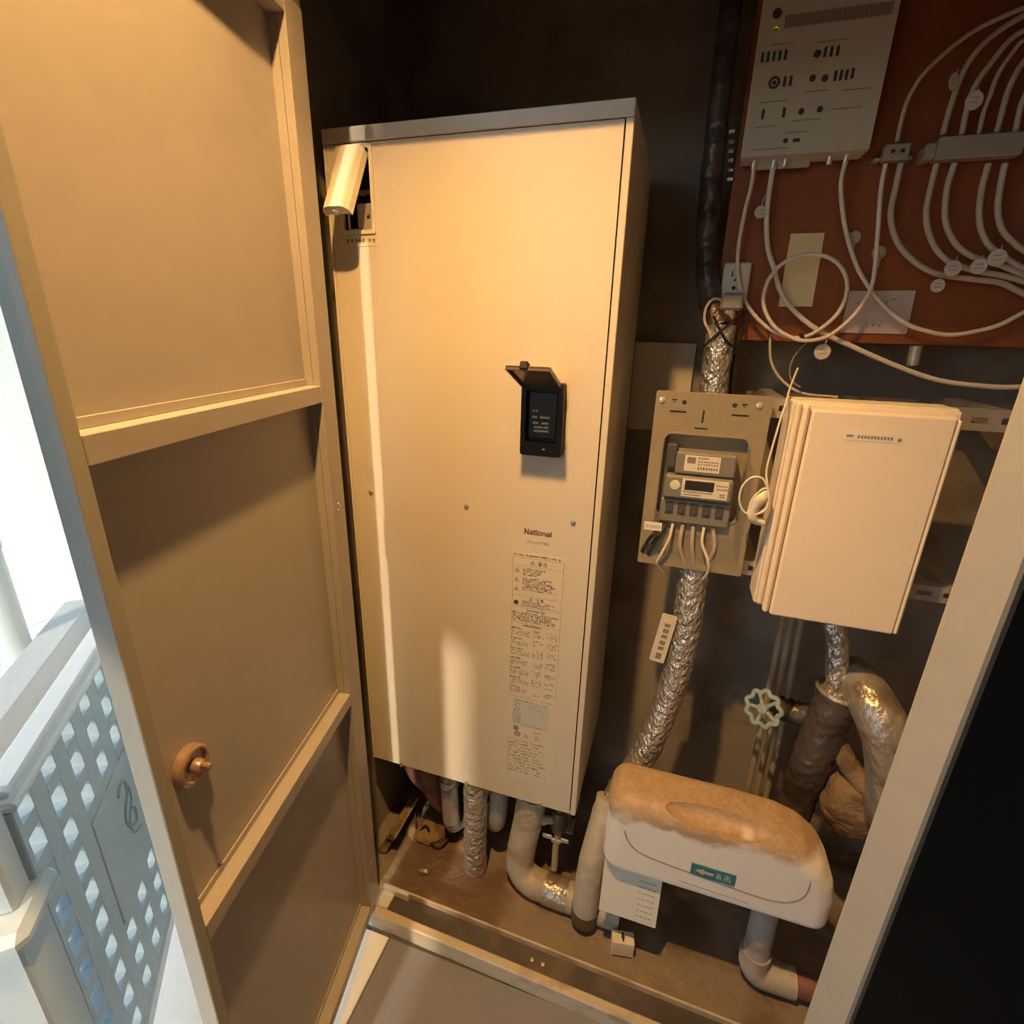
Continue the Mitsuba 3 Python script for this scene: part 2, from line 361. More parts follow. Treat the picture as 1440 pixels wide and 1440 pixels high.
# ---- right leaf, swung out towards the camera: its free edge is the beige post
LT = 0.036
RH = np.array([0.76, 0.862])
k = 0.529
for _ in range(30):                      # where the free edge must stand so that it is LT thick
    A = k * np.array([0.48837, 1.0]) / 1.0
    e = (A - RH) / np.linalg.norm(A - RH); nn = np.array([-e[1], e[0]])
    if nn[1] > 0: nn = -nn
    B = A + LT * nn
    k -= 0.4 * (0.58676 * B[1] - B[0])
LE, LN = np.array([e[0], e[1], 0]), np.array([nn[0], nn[1], 0])
LL = float(np.linalg.norm(A - RH))
d2 = struct('door_2', 'second door leaf of the closet, seen along its beige free edge')
def rpart(nm, m_, mt, smooth=False, **kw): return obj(nm, xf(m_, (RH[0], RH[1], 0), LE, LN), mt, d2, smooth, **kw)
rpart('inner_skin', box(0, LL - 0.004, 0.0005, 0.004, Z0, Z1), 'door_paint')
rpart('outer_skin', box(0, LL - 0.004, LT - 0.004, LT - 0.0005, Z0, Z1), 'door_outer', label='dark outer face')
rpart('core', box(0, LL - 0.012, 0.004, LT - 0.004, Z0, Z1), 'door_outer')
rpart('edge_strip', box(LL - 0.012, LL, 0.0, LT, Z0, Z1, 0.0022), 'post_edge', 30, label='beige free edge')
rpart('flush_bolt', box(LL - 0.002, LL + 0.003, 0.0165, 0.0225, 0.06, 0.345, 0.0018), 'post_edge', 30)

# ================================================================== WATER HEATER
HX0, HX1, HY, HZ0, HZ1 = -0.763, -0.1316, 1.07, 0.372, 2.000
wh = thing('water_heater', 'tall cream water heater cabinet standing in the middle of the closet', 'water heater')
obj('cabinet', cat(box(HX0, HX1, HY + 0.075, HY + 0.42, HZ0, HZ1 - 0.001), box(HX0, HX0 + 0.012, HY + 0.004, HY + 0.075, HZ0, HZ1 - 0.001),
                   box(HX1 - 0.012, HX1, HY + 0.004, HY + 0.075, HZ0, HZ1 - 0.001), box(HX0, HX1, HY + 0.004, HY + 0.075, HZ0, HZ0 + 0.01),
                   box(HX0, HX1, HY + 0.004, HY + 0.075, HZ1 - 0.012, HZ1 - 0.001)), 'heater', wh)
obj('top_trim', box(HX0, HX1, HY - 0.003, HY + 0.02, 1.974, HZ1 + 0.001, 0.0015), 'heater', wh, 30)
obj('side_trim', box(-0.1455, HX1, HY - 0.001, HY + 0.02, HZ0, 1.9735, 0.0015), 'heater', wh, 30)
obj('side_trim', box(HX0, -0.757, HY - 0.001, HY + 0.02, HZ0, 1.9735, 0.0010), 'heater', wh, 30)
fp = sbox(-0.7555, 0.374, -0.1485, 1.972).difference(rrect(-0.724, -0.655, 1.815, 1.963, 0.004))
obj('front_panel', prism(fp, 0.004, (0, HY + 0.004, 0)), 'heater', wh, 30)
obj('gap_strip', cat(box(-0.1492, -0.1448, HY + 0.005, HY + 0.012, HZ0 + 0.002, 1.973), box(-0.7575, -0.145, HY + 0.005, HY + 0.012, 1.971, 1.975)), 'gap', wh)
for x, z in ((-0.705, 1.233), (-0.448, 1.228), (-0.191, 1.222)):
    obj('screw', cat(lathe([(0.0062, 0), (0.0055, 0.0025), (0.003, 0.0035), (0.0, 0.0035)], (x, HY, z), (0, -1, 0), 16),), 'grey_metal', wh, 40)
for x in (-0.665, -0.452, -0.232):
    obj('bottom_clip', box(x - 0.005, x + 0.005, HY - 0.0035, HY + 0.004, HZ0 - 0.004, HZ0 + 0.012, 0.001), 'grey_metal', wh)
for x in (-0.70, -0.20):
    for y in (1.34, 1.44):
        obj('leg', cat(box(x - 0.02, x + 0.02, y - 0.02, y + 0.02, 0.008, HZ0, 0.002), box(x - 0.035, x + 0.035, y - 0.03, y + 0.03, 0.0, 0.008, 0.001)), 'zinc', wh)
# access opening with its frame, the lifted flap, the plate behind it and the small label below
fr = rrect(-0.732, -0.648, 1.808, 1.969, 0.006).difference(rrect(-0.7235, -0.6555, 1.8155, 1.9625, 0.004))
obj('access_frame', prism(fr, 0.005, (0, HY + 0.001, 0)), 'flap', wh, 30)
ob = obj('access_recess', cat(box(-0.7245, -0.6545, HY + 0.060, HY + 0.066, 1.814, 1.964), box(-0.726, -0.7235, HY + 0.004, HY + 0.066, 1.814, 1.964),
                              box(-0.6555, -0.653, HY + 0.004, HY + 0.066, 1.814, 1.964), box(-0.7245, -0.6545, HY + 0.004, HY + 0.066, 1.8125, 1.815),
                              box(-0.7245, -0.6545, HY + 0.004, HY + 0.066, 1.963, 1.966)), 'gap', wh)
obj('lever_plate', cat(box(-0.700, -0.658, HY + 0.012, HY + 0.016, 1.818, 1.868, 0.001), box(-0.720, -0.658, HY + 0.004, HY + 0.016, 1.8155, 1.820, 0.001)), 'zinc', ob, label='zinc plate inside the opening')
obj('plate_screw', lathe([(0.004, 0), (0.003, 0.002), (0, 0.0025)], (-0.673, HY + 0.012, 1.843), (0, -1, 0), 12), 'gap', ob, 30)
# the flap hangs from the top of the opening and stands out at its lower end
fdir = np.array([0, -0.070, -0.122]); fL = float(np.linalg.norm(fdir)); fdir /= fL
fnrm = np.cross([1, 0, 0], fdir)
ftop = np.array([0, HY + 0.003, 1.953])
prof = Polygon([(-0.721, 0.0), (-0.7195, 0.014), (-0.713, 0.0215), (-0.702, 0.0245), (-0.677, 0.0245), (-0.667, 0.0215), (-0.6605, 0.014), (-0.659, 0.0),
                (-0.6625, 0.0), (-0.664, 0.012), (-0.669, 0.0185), (-0.678, 0.021), (-0.701, 0.021), (-0.711, 0.0185), (-0.716, 0.012), (-0.7175, 0.0)])
fm = trimesh.creation.extrude_polygon(prof, fL, engine='earcut')
fm.vertices = ftop + fm.vertices[:, :1] * np.array([1, 0, 0]) + fm.vertices[:, 1:2] * (-fnrm if fnrm[1] > 0 else fnrm) + fm.vertices[:, 2:] * fdir
fo = (-fnrm if fnrm[1] > 0 else fnrm)
fk = obj('access_flap', fm, 'flap', wh, 30, label='cream flap lifted on its top hinge')
ep = ftop + fdir * (fL - 0.006)
obj('end_cap', cat(trimesh.Trimesh(*(lambda m_: (ep + m_.vertices[:, :1] * np.array([1, 0, 0]) + m_.vertices[:, 1:2] * fo + m_.vertices[:, 2:] * fdir, m_.faces))(
    trimesh.creation.extrude_polygon(Polygon([(-0.7175, 0.0008), (-0.7155, 0.011), (-0.7105, 0.0160), (-0.701, 0.0180), (-0.678, 0.0180), (-0.6695, 0.0160), (-0.6645, 0.011), (-0.6625, 0.0008)]), 0.004, engine='earcut')), process=False),
    lathe([(0.0075, 0), (0.0065, 0.008), (0.0, 0.009)], ep + np.array([-0.692, 0, 0]) + fo * 0.009, fdir, 16)), 'flap', fk, 30)
obj('flap_stay', box(-0.713, -0.7105, HY - 0.004, HY + 0.002, 1.818, 1.90, 0.0006), 'flap', wh)
obj('access_label', box(-0.728, -0.644, HY - 0.0009, HY + 0.0005, 1.785, 1.806, 0.0002), 'sticker', wh)
obj('access_label_print', cat(*[box(x, x + w, HY - 0.0012, HY - 0.0008, z, z + h) for x, w, z, h in
    ((-0.722, 0.006, 1.792, 0.008), (-0.711, 0.006, 1.793, 0.007), (-0.700, 0.005, 1.792, 0.008), (-0.692, 0.006, 1.793, 0.006), (-0.683, 0.005, 1.792, 0.008), (-0.668, 0.006, 1.793, 0.006), (-0.658, 0.006, 1.792, 0.007))]), 'print_soft', wh)

# remote control box with its smoked lid lifted
cx0, cx1, cz0, cz1 = -0.313, -0.223, 1.371, 1.523
shell = rrect(cx0, cx1, cz0, cz1, 0.006).difference(rrect(cx0 + 0.010, cx1 - 0.012, cz0 + 0.030, cz1 - 0.014, 0.003))
cb = obj('control_box', cat(prism(shell, 0.024, (0, HY, 0)), box(cx0 + 0.006, cx1 - 0.006, HY - 0.008, HY - 0.001, cz0 + 0.006, cz1 - 0.006)), 'black', wh, 30, label='black control box with the lid up')
obj('display', box(cx0 + 0.014, cx1 - 0.016, HY - 0.011, HY - 0.0081, cz0 + 0.036, cz1 - 0.020, 0.001), 'lcd', cb)
dd = []
for r, (z, segs) in enumerate(((1.462, ((0.030, 0.004), (0.037, 0.004))), (1.449, ((0.029, 0.011), (0.046, 0.014), (0.061, 0.006))), (1.437, ((0.031, 0.012), (0.050, 0.015))),
                               (1.428, ((0.034, 0.020), (0.056, 0.010))), (1.420, ((0.034, 0.032),)))):
    for a, w in segs: dd.append(box(cx0 + a - 0.008, cx0 + a - 0.008 + w, HY - 0.0114, HY - 0.0109, z, z + 0.0045))
obj('display_print', cat(*dd), 'print_pale', cb)
obj('indicator', box(-0.264, -0.258, HY - 0.0245, HY - 0.0235, 1.385, 1.3875), 'bright_metal', cb)
ld = np.array([0, -0.104, 0.040]); lL = float(np.linalg.norm(ld)); ld /= lL; ln = np.array([0, ld[2], -ld[1]])
lo = np.array([0, HY - 0.026, 1.519])
def lidbox(x0, x1, u0, u1, h0, h1, c=0.001):
    m_ = box(x0, x1, u0, u1, h0, h1, c)
    v = m_.vertices.copy(); m_.vertices = lo + v[:, :1] * np.array([1, 0, 0]) + v[:, 1:2] * ld + v[:, 2:] * ln
    return m_
kd = obj('lid', cat(lidbox(-0.314, -0.228, 0, lL, 0, 0.003), lidbox(-0.314, -0.310, 0, lL, -0.006, 0.0), lidbox(-0.232, -0.228, 0, lL, -0.006, 0.0), lidbox(-0.314, -0.228, lL - 0.003, lL, -0.006, 0.0)), 'smoke', cb, 30, label='smoked brown lid')
obj('latch', lidbox(-0.286, -0.270, lL - 0.012, lL + 0.004, -0.004, 0.011, 0.002), 'black', kd, 30)

# lettering and the long warning label
obj('maker_name', text('National', 0.0125, -0.270, HY - 0.0004, 1.180, 0.0004, True), 'print', wh)
obj('model_name', text('HE-46C7QM', 0.0062, -0.269, HY - 0.0004, 1.158, 0.0003), 'print_soft', wh)
wl = obj('warning_label', box(-0.333, -0.200, HY - 0.0007, HY + 0.0005, 0.440, 1.132, 0.0001), 'sticker', wh, label='long printed warning label')
PY = HY - 0.0009
def dash(x, w, z, h): return box(x, x + w, PY - 0.0001, PY + 0.0002, z, z + h)
def textrow(x0, x1, z, h=0.0042, dens=0.88, pitch=0.0046):
    out, x = [], x0
    while x < x1 - 0.003:
        w = pitch * random.uniform(0.45, 0.9)
        if random.random() < dens: out.append(dash(x, w, z + random.uniform(0, h * 0.3), h * random.uniform(0.45, 0.95)))
        x += pitch * random.choice((1.0, 1.0, 1.1, 1.6))
    return out
def outline(x0, x1, z0, z1, t=0.0008): return [dash(x0, x1 - x0, z0, t), dash(x0, x1 - x0, z1 - t, t), dash(x0, t, z0, z1 - z0), dash(x1 - t, t, z0, z1 - z0)]
def tri(cx, cz, s, t=0.0011):
    P_ = Polygon([(cx - s, cz - s * 0.85), (cx + s, cz - s * 0.85), (cx, cz + s * 0.9)])
    return [prism(P_.difference(P_.buffer(-t)), 0.0003, (0, PY + 0.0002, 0)), dash(cx - t / 2, t, cz - s * 0.35, s * 0.7), dash(cx - t / 2, t, cz - s * 0.65, t)]
def strokes(segs, x, z, s, t=0.0009):
    out = []
    for ax, az, bx_, bz in segs:
        out.append(prism(LineString([(x + ax * s, z + az * s), (x + bx_ * s, z + bz * s)]).buffer(t / 2, cap_style=2), 0.0003, (0, PY + 0.0002, 0)))
    return out
KEI = [(0.05, .9, .95, .9), (.3, 1, .3, .8), (.7, 1, .7, .8), (.1, .75, .5, .75), (.1, .75, .1, .5), (.5, .75, .5, .55), (.6, .75, .95, .75), (.65, .72, .95, .5), (.9, .72, .6, .5), (.2, .42, .8, .42), (.1, .33, .9, .33), (.25, .24, .75, .24), (.25, .15, .75, .15), (.25, 0, .75, 0), (.25, .15, .25, 0), (.75, .15, .75, 0)]
KOKU = [(.2, .9, .8, .9), (.3, 1, .2, .8), (.5, 1, .5, .6), (.05, .65, .95, .65), (.2, .42, .8, .42), (.2, .42, .2, 0), (.8, .42, .8, 0), (.2, .02, .8, .02)]
CHU = [(.1, .95, .2, .85), (.05, .6, .15, .5), (.05, .05, .2, .3), (.6, 1, .65, .88), (.35, .8, .95, .8), (.65, .8, .65, .02), (.4, .45, .92, .45), (.3, .02, 1, .02)]
II = [(.5, 1, .5, .9), (.15, .88, .85, .88), (.3, .85, .35, .75), (.7, .85, .65, .75), (.05, .72, .95, .72), (.25, .62, .75, .62), (.25, .50, .75, .50), (.25, .38, .75, .38), (.25, .62, .25, .38), (.75, .62, .75, .38), (.2, .28, .1, .05), (.35, .25, .4, .02), (.4, .02, .7, .05), (.85, .25, .92, .08)]
p1, p2 = [], []
LX0, LX1 = -0.329, -0.205
p1 += textrow(LX0 + 0.002, LX1 - 0.004, 1.123, 0.0055, 0.95)
p2 += outline(LX0, LX1, 0.992, 1.120) + [dash(LX0, LX1 - LX0, 1.098, 0.0007), dash(LX0, LX1 - LX0, 1.019, 0.0007)]
p1 += tri(-0.280, 1.1085, 0.0060) + strokes(KEI, -0.268, 1.103, 0.0105) + strokes(KOKU, -0.2555, 1.103, 0.0105)
for z, n_, w in ((1.092, 4, .055), (1.067, 5, .09), (1.042, 2, .09)):
    p1 += tri(-0.318, z - 0.006, 0.0062)
    for i in range(n_): p1 += textrow(-0.303, -0.303 + w * random.uniform(0.7, 1.0), z - 0.0052 * i - 0.003, 0.0040)
p1 += tri(-0.281, 1.0120, 0.0050) + strokes(CHU, -0.270, 1.0075, 0.009) + strokes(II, -0.2585, 1.0075, 0.009)
zz = 1.002
p1 += [prism(Point(-0.318, 0.9985).buffer(0.0062), 0.0003, (0, PY + 0.0002, 0))]
for i in range(3): p1 += textrow(-0.303, -0.303 + random.uniform(0.06, 0.09), 1.0015 - 0.0052 * i, 0.0040)
p2 += outline(LX0, LX1, 0.722, 0.988) + [dash(LX0, LX1 - LX0, 0.942, 0.0007)]
p1 += textrow(-0.290, -0.245, 0.978, 0.0055, 0.98)
for i in range(5): p1 += textrow(LX0 + 0.003, LX1 - 0.004 - random.uniform(0, 0.02), 0.970 - 0.0056 * i, 0.0042)
p1 += textrow(-0.300, -0.250, 0.934, 0.0055, 0.98)
for blk in range(7):
    z = 0.924 - 0.029 * blk
    p1 += textrow(LX0 + 0.001, LX0 + 0.03, z, 0.0052, 0.98)
    for i in range(3): p2 += textrow(LX0 + 0.003, LX0 + 0.05, z - 0.0066 - 0.0056 * i, 0.0042)
    for i in range(4):
        if random.random() < 0.85: p2 += textrow(LX0 + 0.058, LX0 + 0.085, z - 0.0056 * i, 0.0044, 0.7)
        if random.random() < 0.85: p2 += textrow(LX0 + 0.092, LX1 - 0.004, z - 0.0056 * i, 0.0044, 0.75)
obj('warning_print', cat(*p1), 'print', wl)
obj('warning_small_print', cat(*p2), 'print_soft', wl)
obj('rating_plate', box(-0.320, -0.222, HY - 0.0012, HY - 0.0006, 0.632, 0.716, 0.0001), 'plate_blue', wl, label='pale grey rating plate')
PY = HY - 0.0013
p3 = textrow(-0.316, -0.292, 0.709, 0.0045) + textrow(-0.288, -0.262, 0.709, 0.0045) + textrow(-0.258, -0.228, 0.707, 0.004)
for i in range(9): p3 += textrow(-0.317, -0.296, 0.699 - 0.0075 * i, 0.0045)
for i in range(4): p3 += textrow(-0.275, -0.232, 0.697 - 0.009 * i, 0.003, 0.4)
p3 += textrow(-0.290, -0.230, 0.634, 0.0045)
obj('rating_print', cat(*p3), 'print_soft', wl)
PY = HY - 0.0009
p4 = [prism(Point(-0.308, 0.6205).buffer(0.008), 0.0003, (0, PY + 0.0002, 0)), prism(Point(-0.304, 0.602).buffer(0.0085).difference(Point(-0.304, 0.602).buffer(0.005)), 0.0003, (0, PY + 0.0002, 0)), dash(-0.309, 0.010, 0.601, 0.002)]
p4 += tri(-0.280, 0.600, 0.007) + textrow(-0.262, -0.238, 0.616, 0.005) + strokes(KOKU, -0.257, 0.594, 0.014)
for i in range(11): p4 += textrow(LX0 + 0.004, LX1 - random.uniform(0.008, 0.03), 0.577 - 0.0105 * i, 0.0055, 0.7)
p4 += [dash(LX0, 0.0007, 0.445, 0.141)]
obj('recycling_print', cat(*p4), 'print_soft', wl)

# ================================================================== PIPES UNDER THE HEATER
def pipe(name, label, pts, r, mt, sides=18, wrinkle=0.0, group=None, category='pipe', step=0.008):
    return obj(name, tube(pts, r, sides, step, wrinkle, seed=len(USED)), mt, None, 40, label=label, category=category, group=group)
k_ = thing('short_grey_pipe', 'short grey pipe under the heater, left of the foil wrapped one', 'pipe')
obj('pipe', tube([(-0.540, 1.14, 0.372), (-0.540, 1.14, 0.26), (-0.538, 1.145, 0.12)], 0.028, 20), 'grey_pipe', k_, 40)
obj('foil_collar', tube([(-0.540, 1.14, 0.30), (-0.540, 1.14, 0.276)], 0.032, 20, wrinkle=0.003), 'foil', k_, 40)
obj('bend', tube([(-0.538, 1.145, 0.12), (-0.535, 1.16, 0.085), (-0.52, 1.21, 0.07), (-0.50, 1.30, 0.065), (-0.50, 1.56, 0.065)], 0.027, 18), 'grey_pipe', k_, 40)
k_ = thing('foil_pipe', 'shiny foil wrapped pipe stub standing on the closet floor under the heater', 'pipe')
obj('wrap', tube([(-0.436, 1.10, 0.362), (-0.437, 1.10, 0.20), (-0.437, 1.10, 0.002)], [0.036, 0.035, 0.037], 28, 0.004, 0.004, 3), 'foil', k_, 40)
obj('valve', cat(rod((-0.436, 1.10, 0.372), (-0.436, 1.10, 0.355), 0.022, 14), box(-0.462, -0.41, 1.075, 1.125, 0.345, 0.358, 0.004)), 'meter_dark', k_)
k_ = thing('curved_grey_pipe', 'grey pipe curving away under the heater, right of the foil wrapped one', 'pipe')
obj('pipe', tube([(-0.374, 1.14, 0.372), (-0.376, 1.14, 0.25), (-0.384, 1.15, 0.17), (-0.405, 1.19, 0.12), (-0.42, 1.28, 0.10), (-0.42, 1.56, 0.10)], 0.029, 20), 'grey_pipe', k_, 40)
k_ = thing('elbow_pipe', 'fat dusty lagged pipe that drops from the heater and turns along the closet floor', 'pipe')
obj('lagging', tube([(-0.268, 1.13, 0.345), (-0.276, 1.125, 0.25), (-0.290, 1.11, 0.13), (-0.288, 1.10, 0.075), (-0.255, 1.09, 0.045), (-0.20, 1.083, 0.043), (-0.08, 1.078, 0.043), (0.02, 1.072, 0.043)], [0.045, 0.044, 0.043, 0.043, 0.043, 0.042, 0.041, 0.040], 26, 0.006, 0.003, 5), 'lagging', k_, 40)
obj('neck', rod((-0.267, 1.13, 0.372), (-0.268, 1.13, 0.340), 0.022, 16), 'brass_dark', k_, 40)
obj('tape_band', tube([(-0.205, 1.083, 0.043), (-0.135, 1.080, 0.043)], 0.0438, 24, 0.006, 0.002, 6), 'foil_dull', k_, 40)
k_ = thing('drain_valve', 'dark drain valve hanging under the right end of the heater', 'valve')
obj('body', cat(rod((-0.185, 1.135, 0.372), (-0.185, 1.135, 0.30), 0.014, 14), lathe([(0, 0), (0.020, 0), (0.026, 0.02), (0.026, 0.05), (0.018, 0.075), (0, 0.075)], (-0.185, 1.135, 0.225), (0, 0, 1), 18)), 'brass_dark', k_, 40)
obj('side_port', cat(rod((-0.185, 1.135, 0.265), (-0.222, 1.115, 0.272), 0.012, 12), lathe([(0, 0), (0.014, 0), (0.014, 0.012), (0, 0.014)], (-0.222, 1.115, 0.272), (-0.8, -0.4, 0.1), 14)), 'zinc', k_, 40)
obj('lever', cat(box(-0.230, -0.200, 1.118, 1.124, 0.195, 0.212, 0.003), box(-0.175, -0.150, 1.118, 1.124, 0.197, 0.213, 0.003), box(-0.202, -0.172, 1.118, 1.124, 0.188, 0.202, 0.002)), 'zinc', k_)
obj('drain_tail', tube([(-0.185, 1.13, 0.225), (-0.188, 1.125, 0.16), (-0.186, 1.115, 0.088)], 0.010, 12), 'thin_pipe', k_, 40)
rp = (-0.69, 1.20), (-0.635, 1.18)
pipe('red_pipe', 'dark red lagged pipe under the heater, nearest the door', [(-0.690, 1.16, 0.372), (-0.688, 1.17, 0.30), (-0.668, 1.19, 0.215), (-0.63, 1.22, 0.16), (-0.58, 1.30, 0.14), (-0.56, 1.555, 0.14)], 0.034, 'red_pipe')
pipe('red_pipe', 'dark red lagged pipe under the heater, beside the short grey pipe', [(-0.615, 1.15, 0.372), (-0.612, 1.15, 0.28), (-0.598, 1.165, 0.19), (-0.585, 1.20, 0.12), (-0.58, 1.30, 0.045), (-0.57, 1.555, 0.040)], 0.036, 'red_pipe')
obj('black_lead', tube([(-0.70, 1.20, 0.06), (-0.68, 1.16, 0.05), (-0.66, 1.14, 0.02), (-0.635, 1.15, 0.045), (-0.615, 1.14, 0.02), (-0.60, 1.12, 0.008), (-0.57, 1.12, 0.008), (-0.55, 1.16, 0.02)], 0.004, 8), 'black', None, 40, label='kinked black lead lying on the debris under the heater', category='cable')
def lump(name, label, center, size, seed, mt='wool', category='insulation'):
    s = trimesh.creation.icosphere(4)
    v = s.vertices * np.array(size)
    v = v * (0.75 + 0.5 * meshkit.fbm(s.vertices * 1.7 + seed, 4, seed))[:, None]
    v = v + np.array(center); v[:, 2] = np.maximum(v[:, 2], 0.001)
    s.vertices = v
    return obj(name, s, mt, None, 40, label=label, category=category)
sm_ = trimesh.creation.box((0.028, 0.15, 0.085)).subdivide().subdivide().subdivide().subdivide()
v_ = sm_.vertices * (1 + 0.5 * (meshkit.fbm(sm_.vertices * 28, 4, 3) - 0.5))[:, None]
v_[:, 0] += 0.5 * v_[:, 2]; v_ = v_ + np.array([-0.725, 1.13, 0.045]); v_[:, 2] = np.maximum(v_[:, 2], 0.001)
sm_.vertices = v_
obj('insulation_scrap', sm_, 'wool', None, 40, label='upright tan strip of insulation in the left corner of the closet floor', category='insulation')
lump('insulation_scrap', 'low brown heap of debris behind the short grey pipe', (-0.640, 1.20, 0.006), (0.085, 0.085, 0.030), 5)
lump('crumpled_scrap', 'small pale crumb on the closet floor behind the sill bracket', (-0.585, 1.035, 0.006), (0.020, 0.012, 0.010), 8, 'foil_dull', 'debris')

# ================================================================== WATER METER COVER AND ITS PIPES
mc = thing('meter_cover', 'white foam meter cover with brown dust on top and a teal label', 'meter cover')
sp = trimesh.creation.icosphere(3, radius=0.042).vertices
outl = [(-0.003, 0.36), (0.433, 0.36), (0.433, 0.415), (0.424, 0.455), (0.404, 0.488), (0.375, 0.510), (0.335, 0.522), (0.25, 0.526), (-0.003, 0.524)]
pts = np.vstack([sp + np.array([x, y, z]) for x, z in outl for y in (1.020, 1.088)])
pts[:, 2] = np.maximum(pts[:, 2], 0.348)
def manif(m_): return m3.Manifold(m3.Mesh(np.asarray(m_.vertices, np.float32), np.asarray(m_.faces, np.uint32)))
cvr = manif(hull(pts)).refine_to_length(0.012)
grip = trimesh.creation.icosphere(4); grip.vertices = grip.vertices * np.array([0.118, 0.032, 0.030]) + np.array([0.205, 1.000, 0.566])
cvr = cvr - manif(grip)
seam_pts = [(-0.001, 0.535), (-0.0, 0.51), (0.004, 0.472), (0.020, 0.440), (0.055, 0.420), (0.16, 0.408), (0.26, 0.400), (0.33, 0.398), (0.375, 0.408), (0.402, 0.436), (0.408, 0.475), (0.405, 0.500)]
obj('shell', cvr, 'cover', mc, 35)
M['seam'] = mat('seam', (0.30, 0.235, 0.17), 0.8)
obj('seam', tube([(x, 0.9782 + max(0, (z - 0.485)) ** 2 * 14, z) for x, z in seam_pts], 0.0018, 6, 0.012), 'seam', mc)
obj('seam', tube([(0.14, 0.978, 0.372), (0.30, 0.978, 0.367)], 0.0009, 6), 'seam', mc)
obj('label', box(0.163, 0.262, 0.9755, 0.9785, 0.408, 0.442, 0.0006), 'teal', mc, label='teal arrow label')
arrow = Polygon([(0.172, 0.4245), (0.192, 0.4345), (0.192, 0.4285), (0.214, 0.4285), (0.214, 0.4205), (0.192, 0.4205), (0.192, 0.4145)])
obj('label_print', cat(prism(arrow, 0.0006, (0, 0.9757, 0)), *[box(0.220 + a, 0.220 + a + w, 0.9751, 0.9757, z, z + h) for a, w, z, h in
    ((0, .010, .431, .002), (.004, .002, .416, .017), (0, .010, .4235, .002), (.0, .002, .416, .008), (.009, .002, .416, .008), (.017, .014, .432, .002), (.023, .002, .416, .018), (.017, .014, .424, .002), (.017, .002, .416, .010), (.029, .002, .416, .010))]), 'print_pale', mc)
k_ = thing('riser_pipe', 'dusty lagged pipe standing just left of the foam meter cover', 'pipe')
obj('lagging', tube([(-0.052, 1.135, 0.40), (-0.062, 1.10, 0.33), (-0.074, 1.06, 0.22), (-0.078, 1.045, 0.10), (-0.078, 1.045, 0.035)], [0.032, 0.034, 0.037, 0.037, 0.036], 24, 0.006, 0.002, 9), 'lagging', k_, 40)
obj('end_band', tube([(-0.078, 1.045, 0.075), (-0.078, 1.045, 0.030)], 0.0385, 24), 'brass_dark', k_, 40)
k_ = thing('outlet_pipe', 'grey elbow pipe under the right end of the foam meter cover', 'pipe')
obj('pipe', tube([(0.363, 1.055, 0.355), (0.365, 1.055, 0.20), (0.367, 1.055, 0.10)], 0.031, 20), 'grey_pipe', k_, 40)
obj('elbow', tube([(0.367, 1.055, 0.115), (0.368, 1.055, 0.07), (0.385, 1.055, 0.045), (0.43, 1.055, 0.041), (0.47, 1.055, 0.041)], [0.036, 0.037, 0.038, 0.037, 0.036], 20), 'lagging', k_, 40)
obj('branch', rod((0.44, 1.055, 0.041), (0.62, 1.06, 0.041), 0.031, 18), 'red_pipe', k_, 40)
k_ = thing('hanging_card', 'white card hanging below the left end of the foam meter cover', 'card')
cm = box(-0.036, 0.111, -0.001, 0.001, 0.0, 0.172)
cm.vertices = cm.vertices @ np.array([[1, 0, 0], [0, 1, 0], [-0.0, 0.10, 1]]) + np.array([-0.002, 0.990, 0.165])
obj('sheet', cm, 'white_label', k_)
obj('print', cat(*[box(0.055 + 0.011 * (i % 4), 0.063 + 0.011 * (i % 4), 0.9885 + 0.1 * (0.02 + 0.0185 * (i // 4)), 0.9892 + 0.1 * (0.0245 + 0.0185 * (i // 4)), 0.185 + 0.0185 * (i // 4), 0.1895 + 0.0185 * (i // 4)) for i in range(28)]), 'print_pale', k_)
obj('string', tube([(0.005, 1.006, 0.33), (0.006, 1.01, 0.345), (0.005, 1.02, 0.352)], 0.001, 6), 'print_pale', k_)
# little white block near the sill
k_ = thing('white_block', 'small white plastic block with a keyhole slot near the sill', 'block')
BO, BX, BY = np.array([0.008, 0.990, 0]), np.array([0.985, 0.17, 0]), np.array([-0.17, 0.985, 0])
obj('body', xf(cat(box(0, 0.060, 0, 0.034, 0.006, 0.057, 0.0015), box(0, 0.003, 0, 0.034, 0.0, 0.010), box(0.057, 0.060, 0, 0.034, 0, 0.010)), BO, BX, BY), 'ivory', k_, 30)
obj('slot', xf(cat(box(0.027, 0.032, 0.006, 0.029, 0.0565, 0.0576), box(0.025, 0.034, 0.013, 0.021, 0.0566, 0.0577)), BO, BX, BY), 'gap', k_)

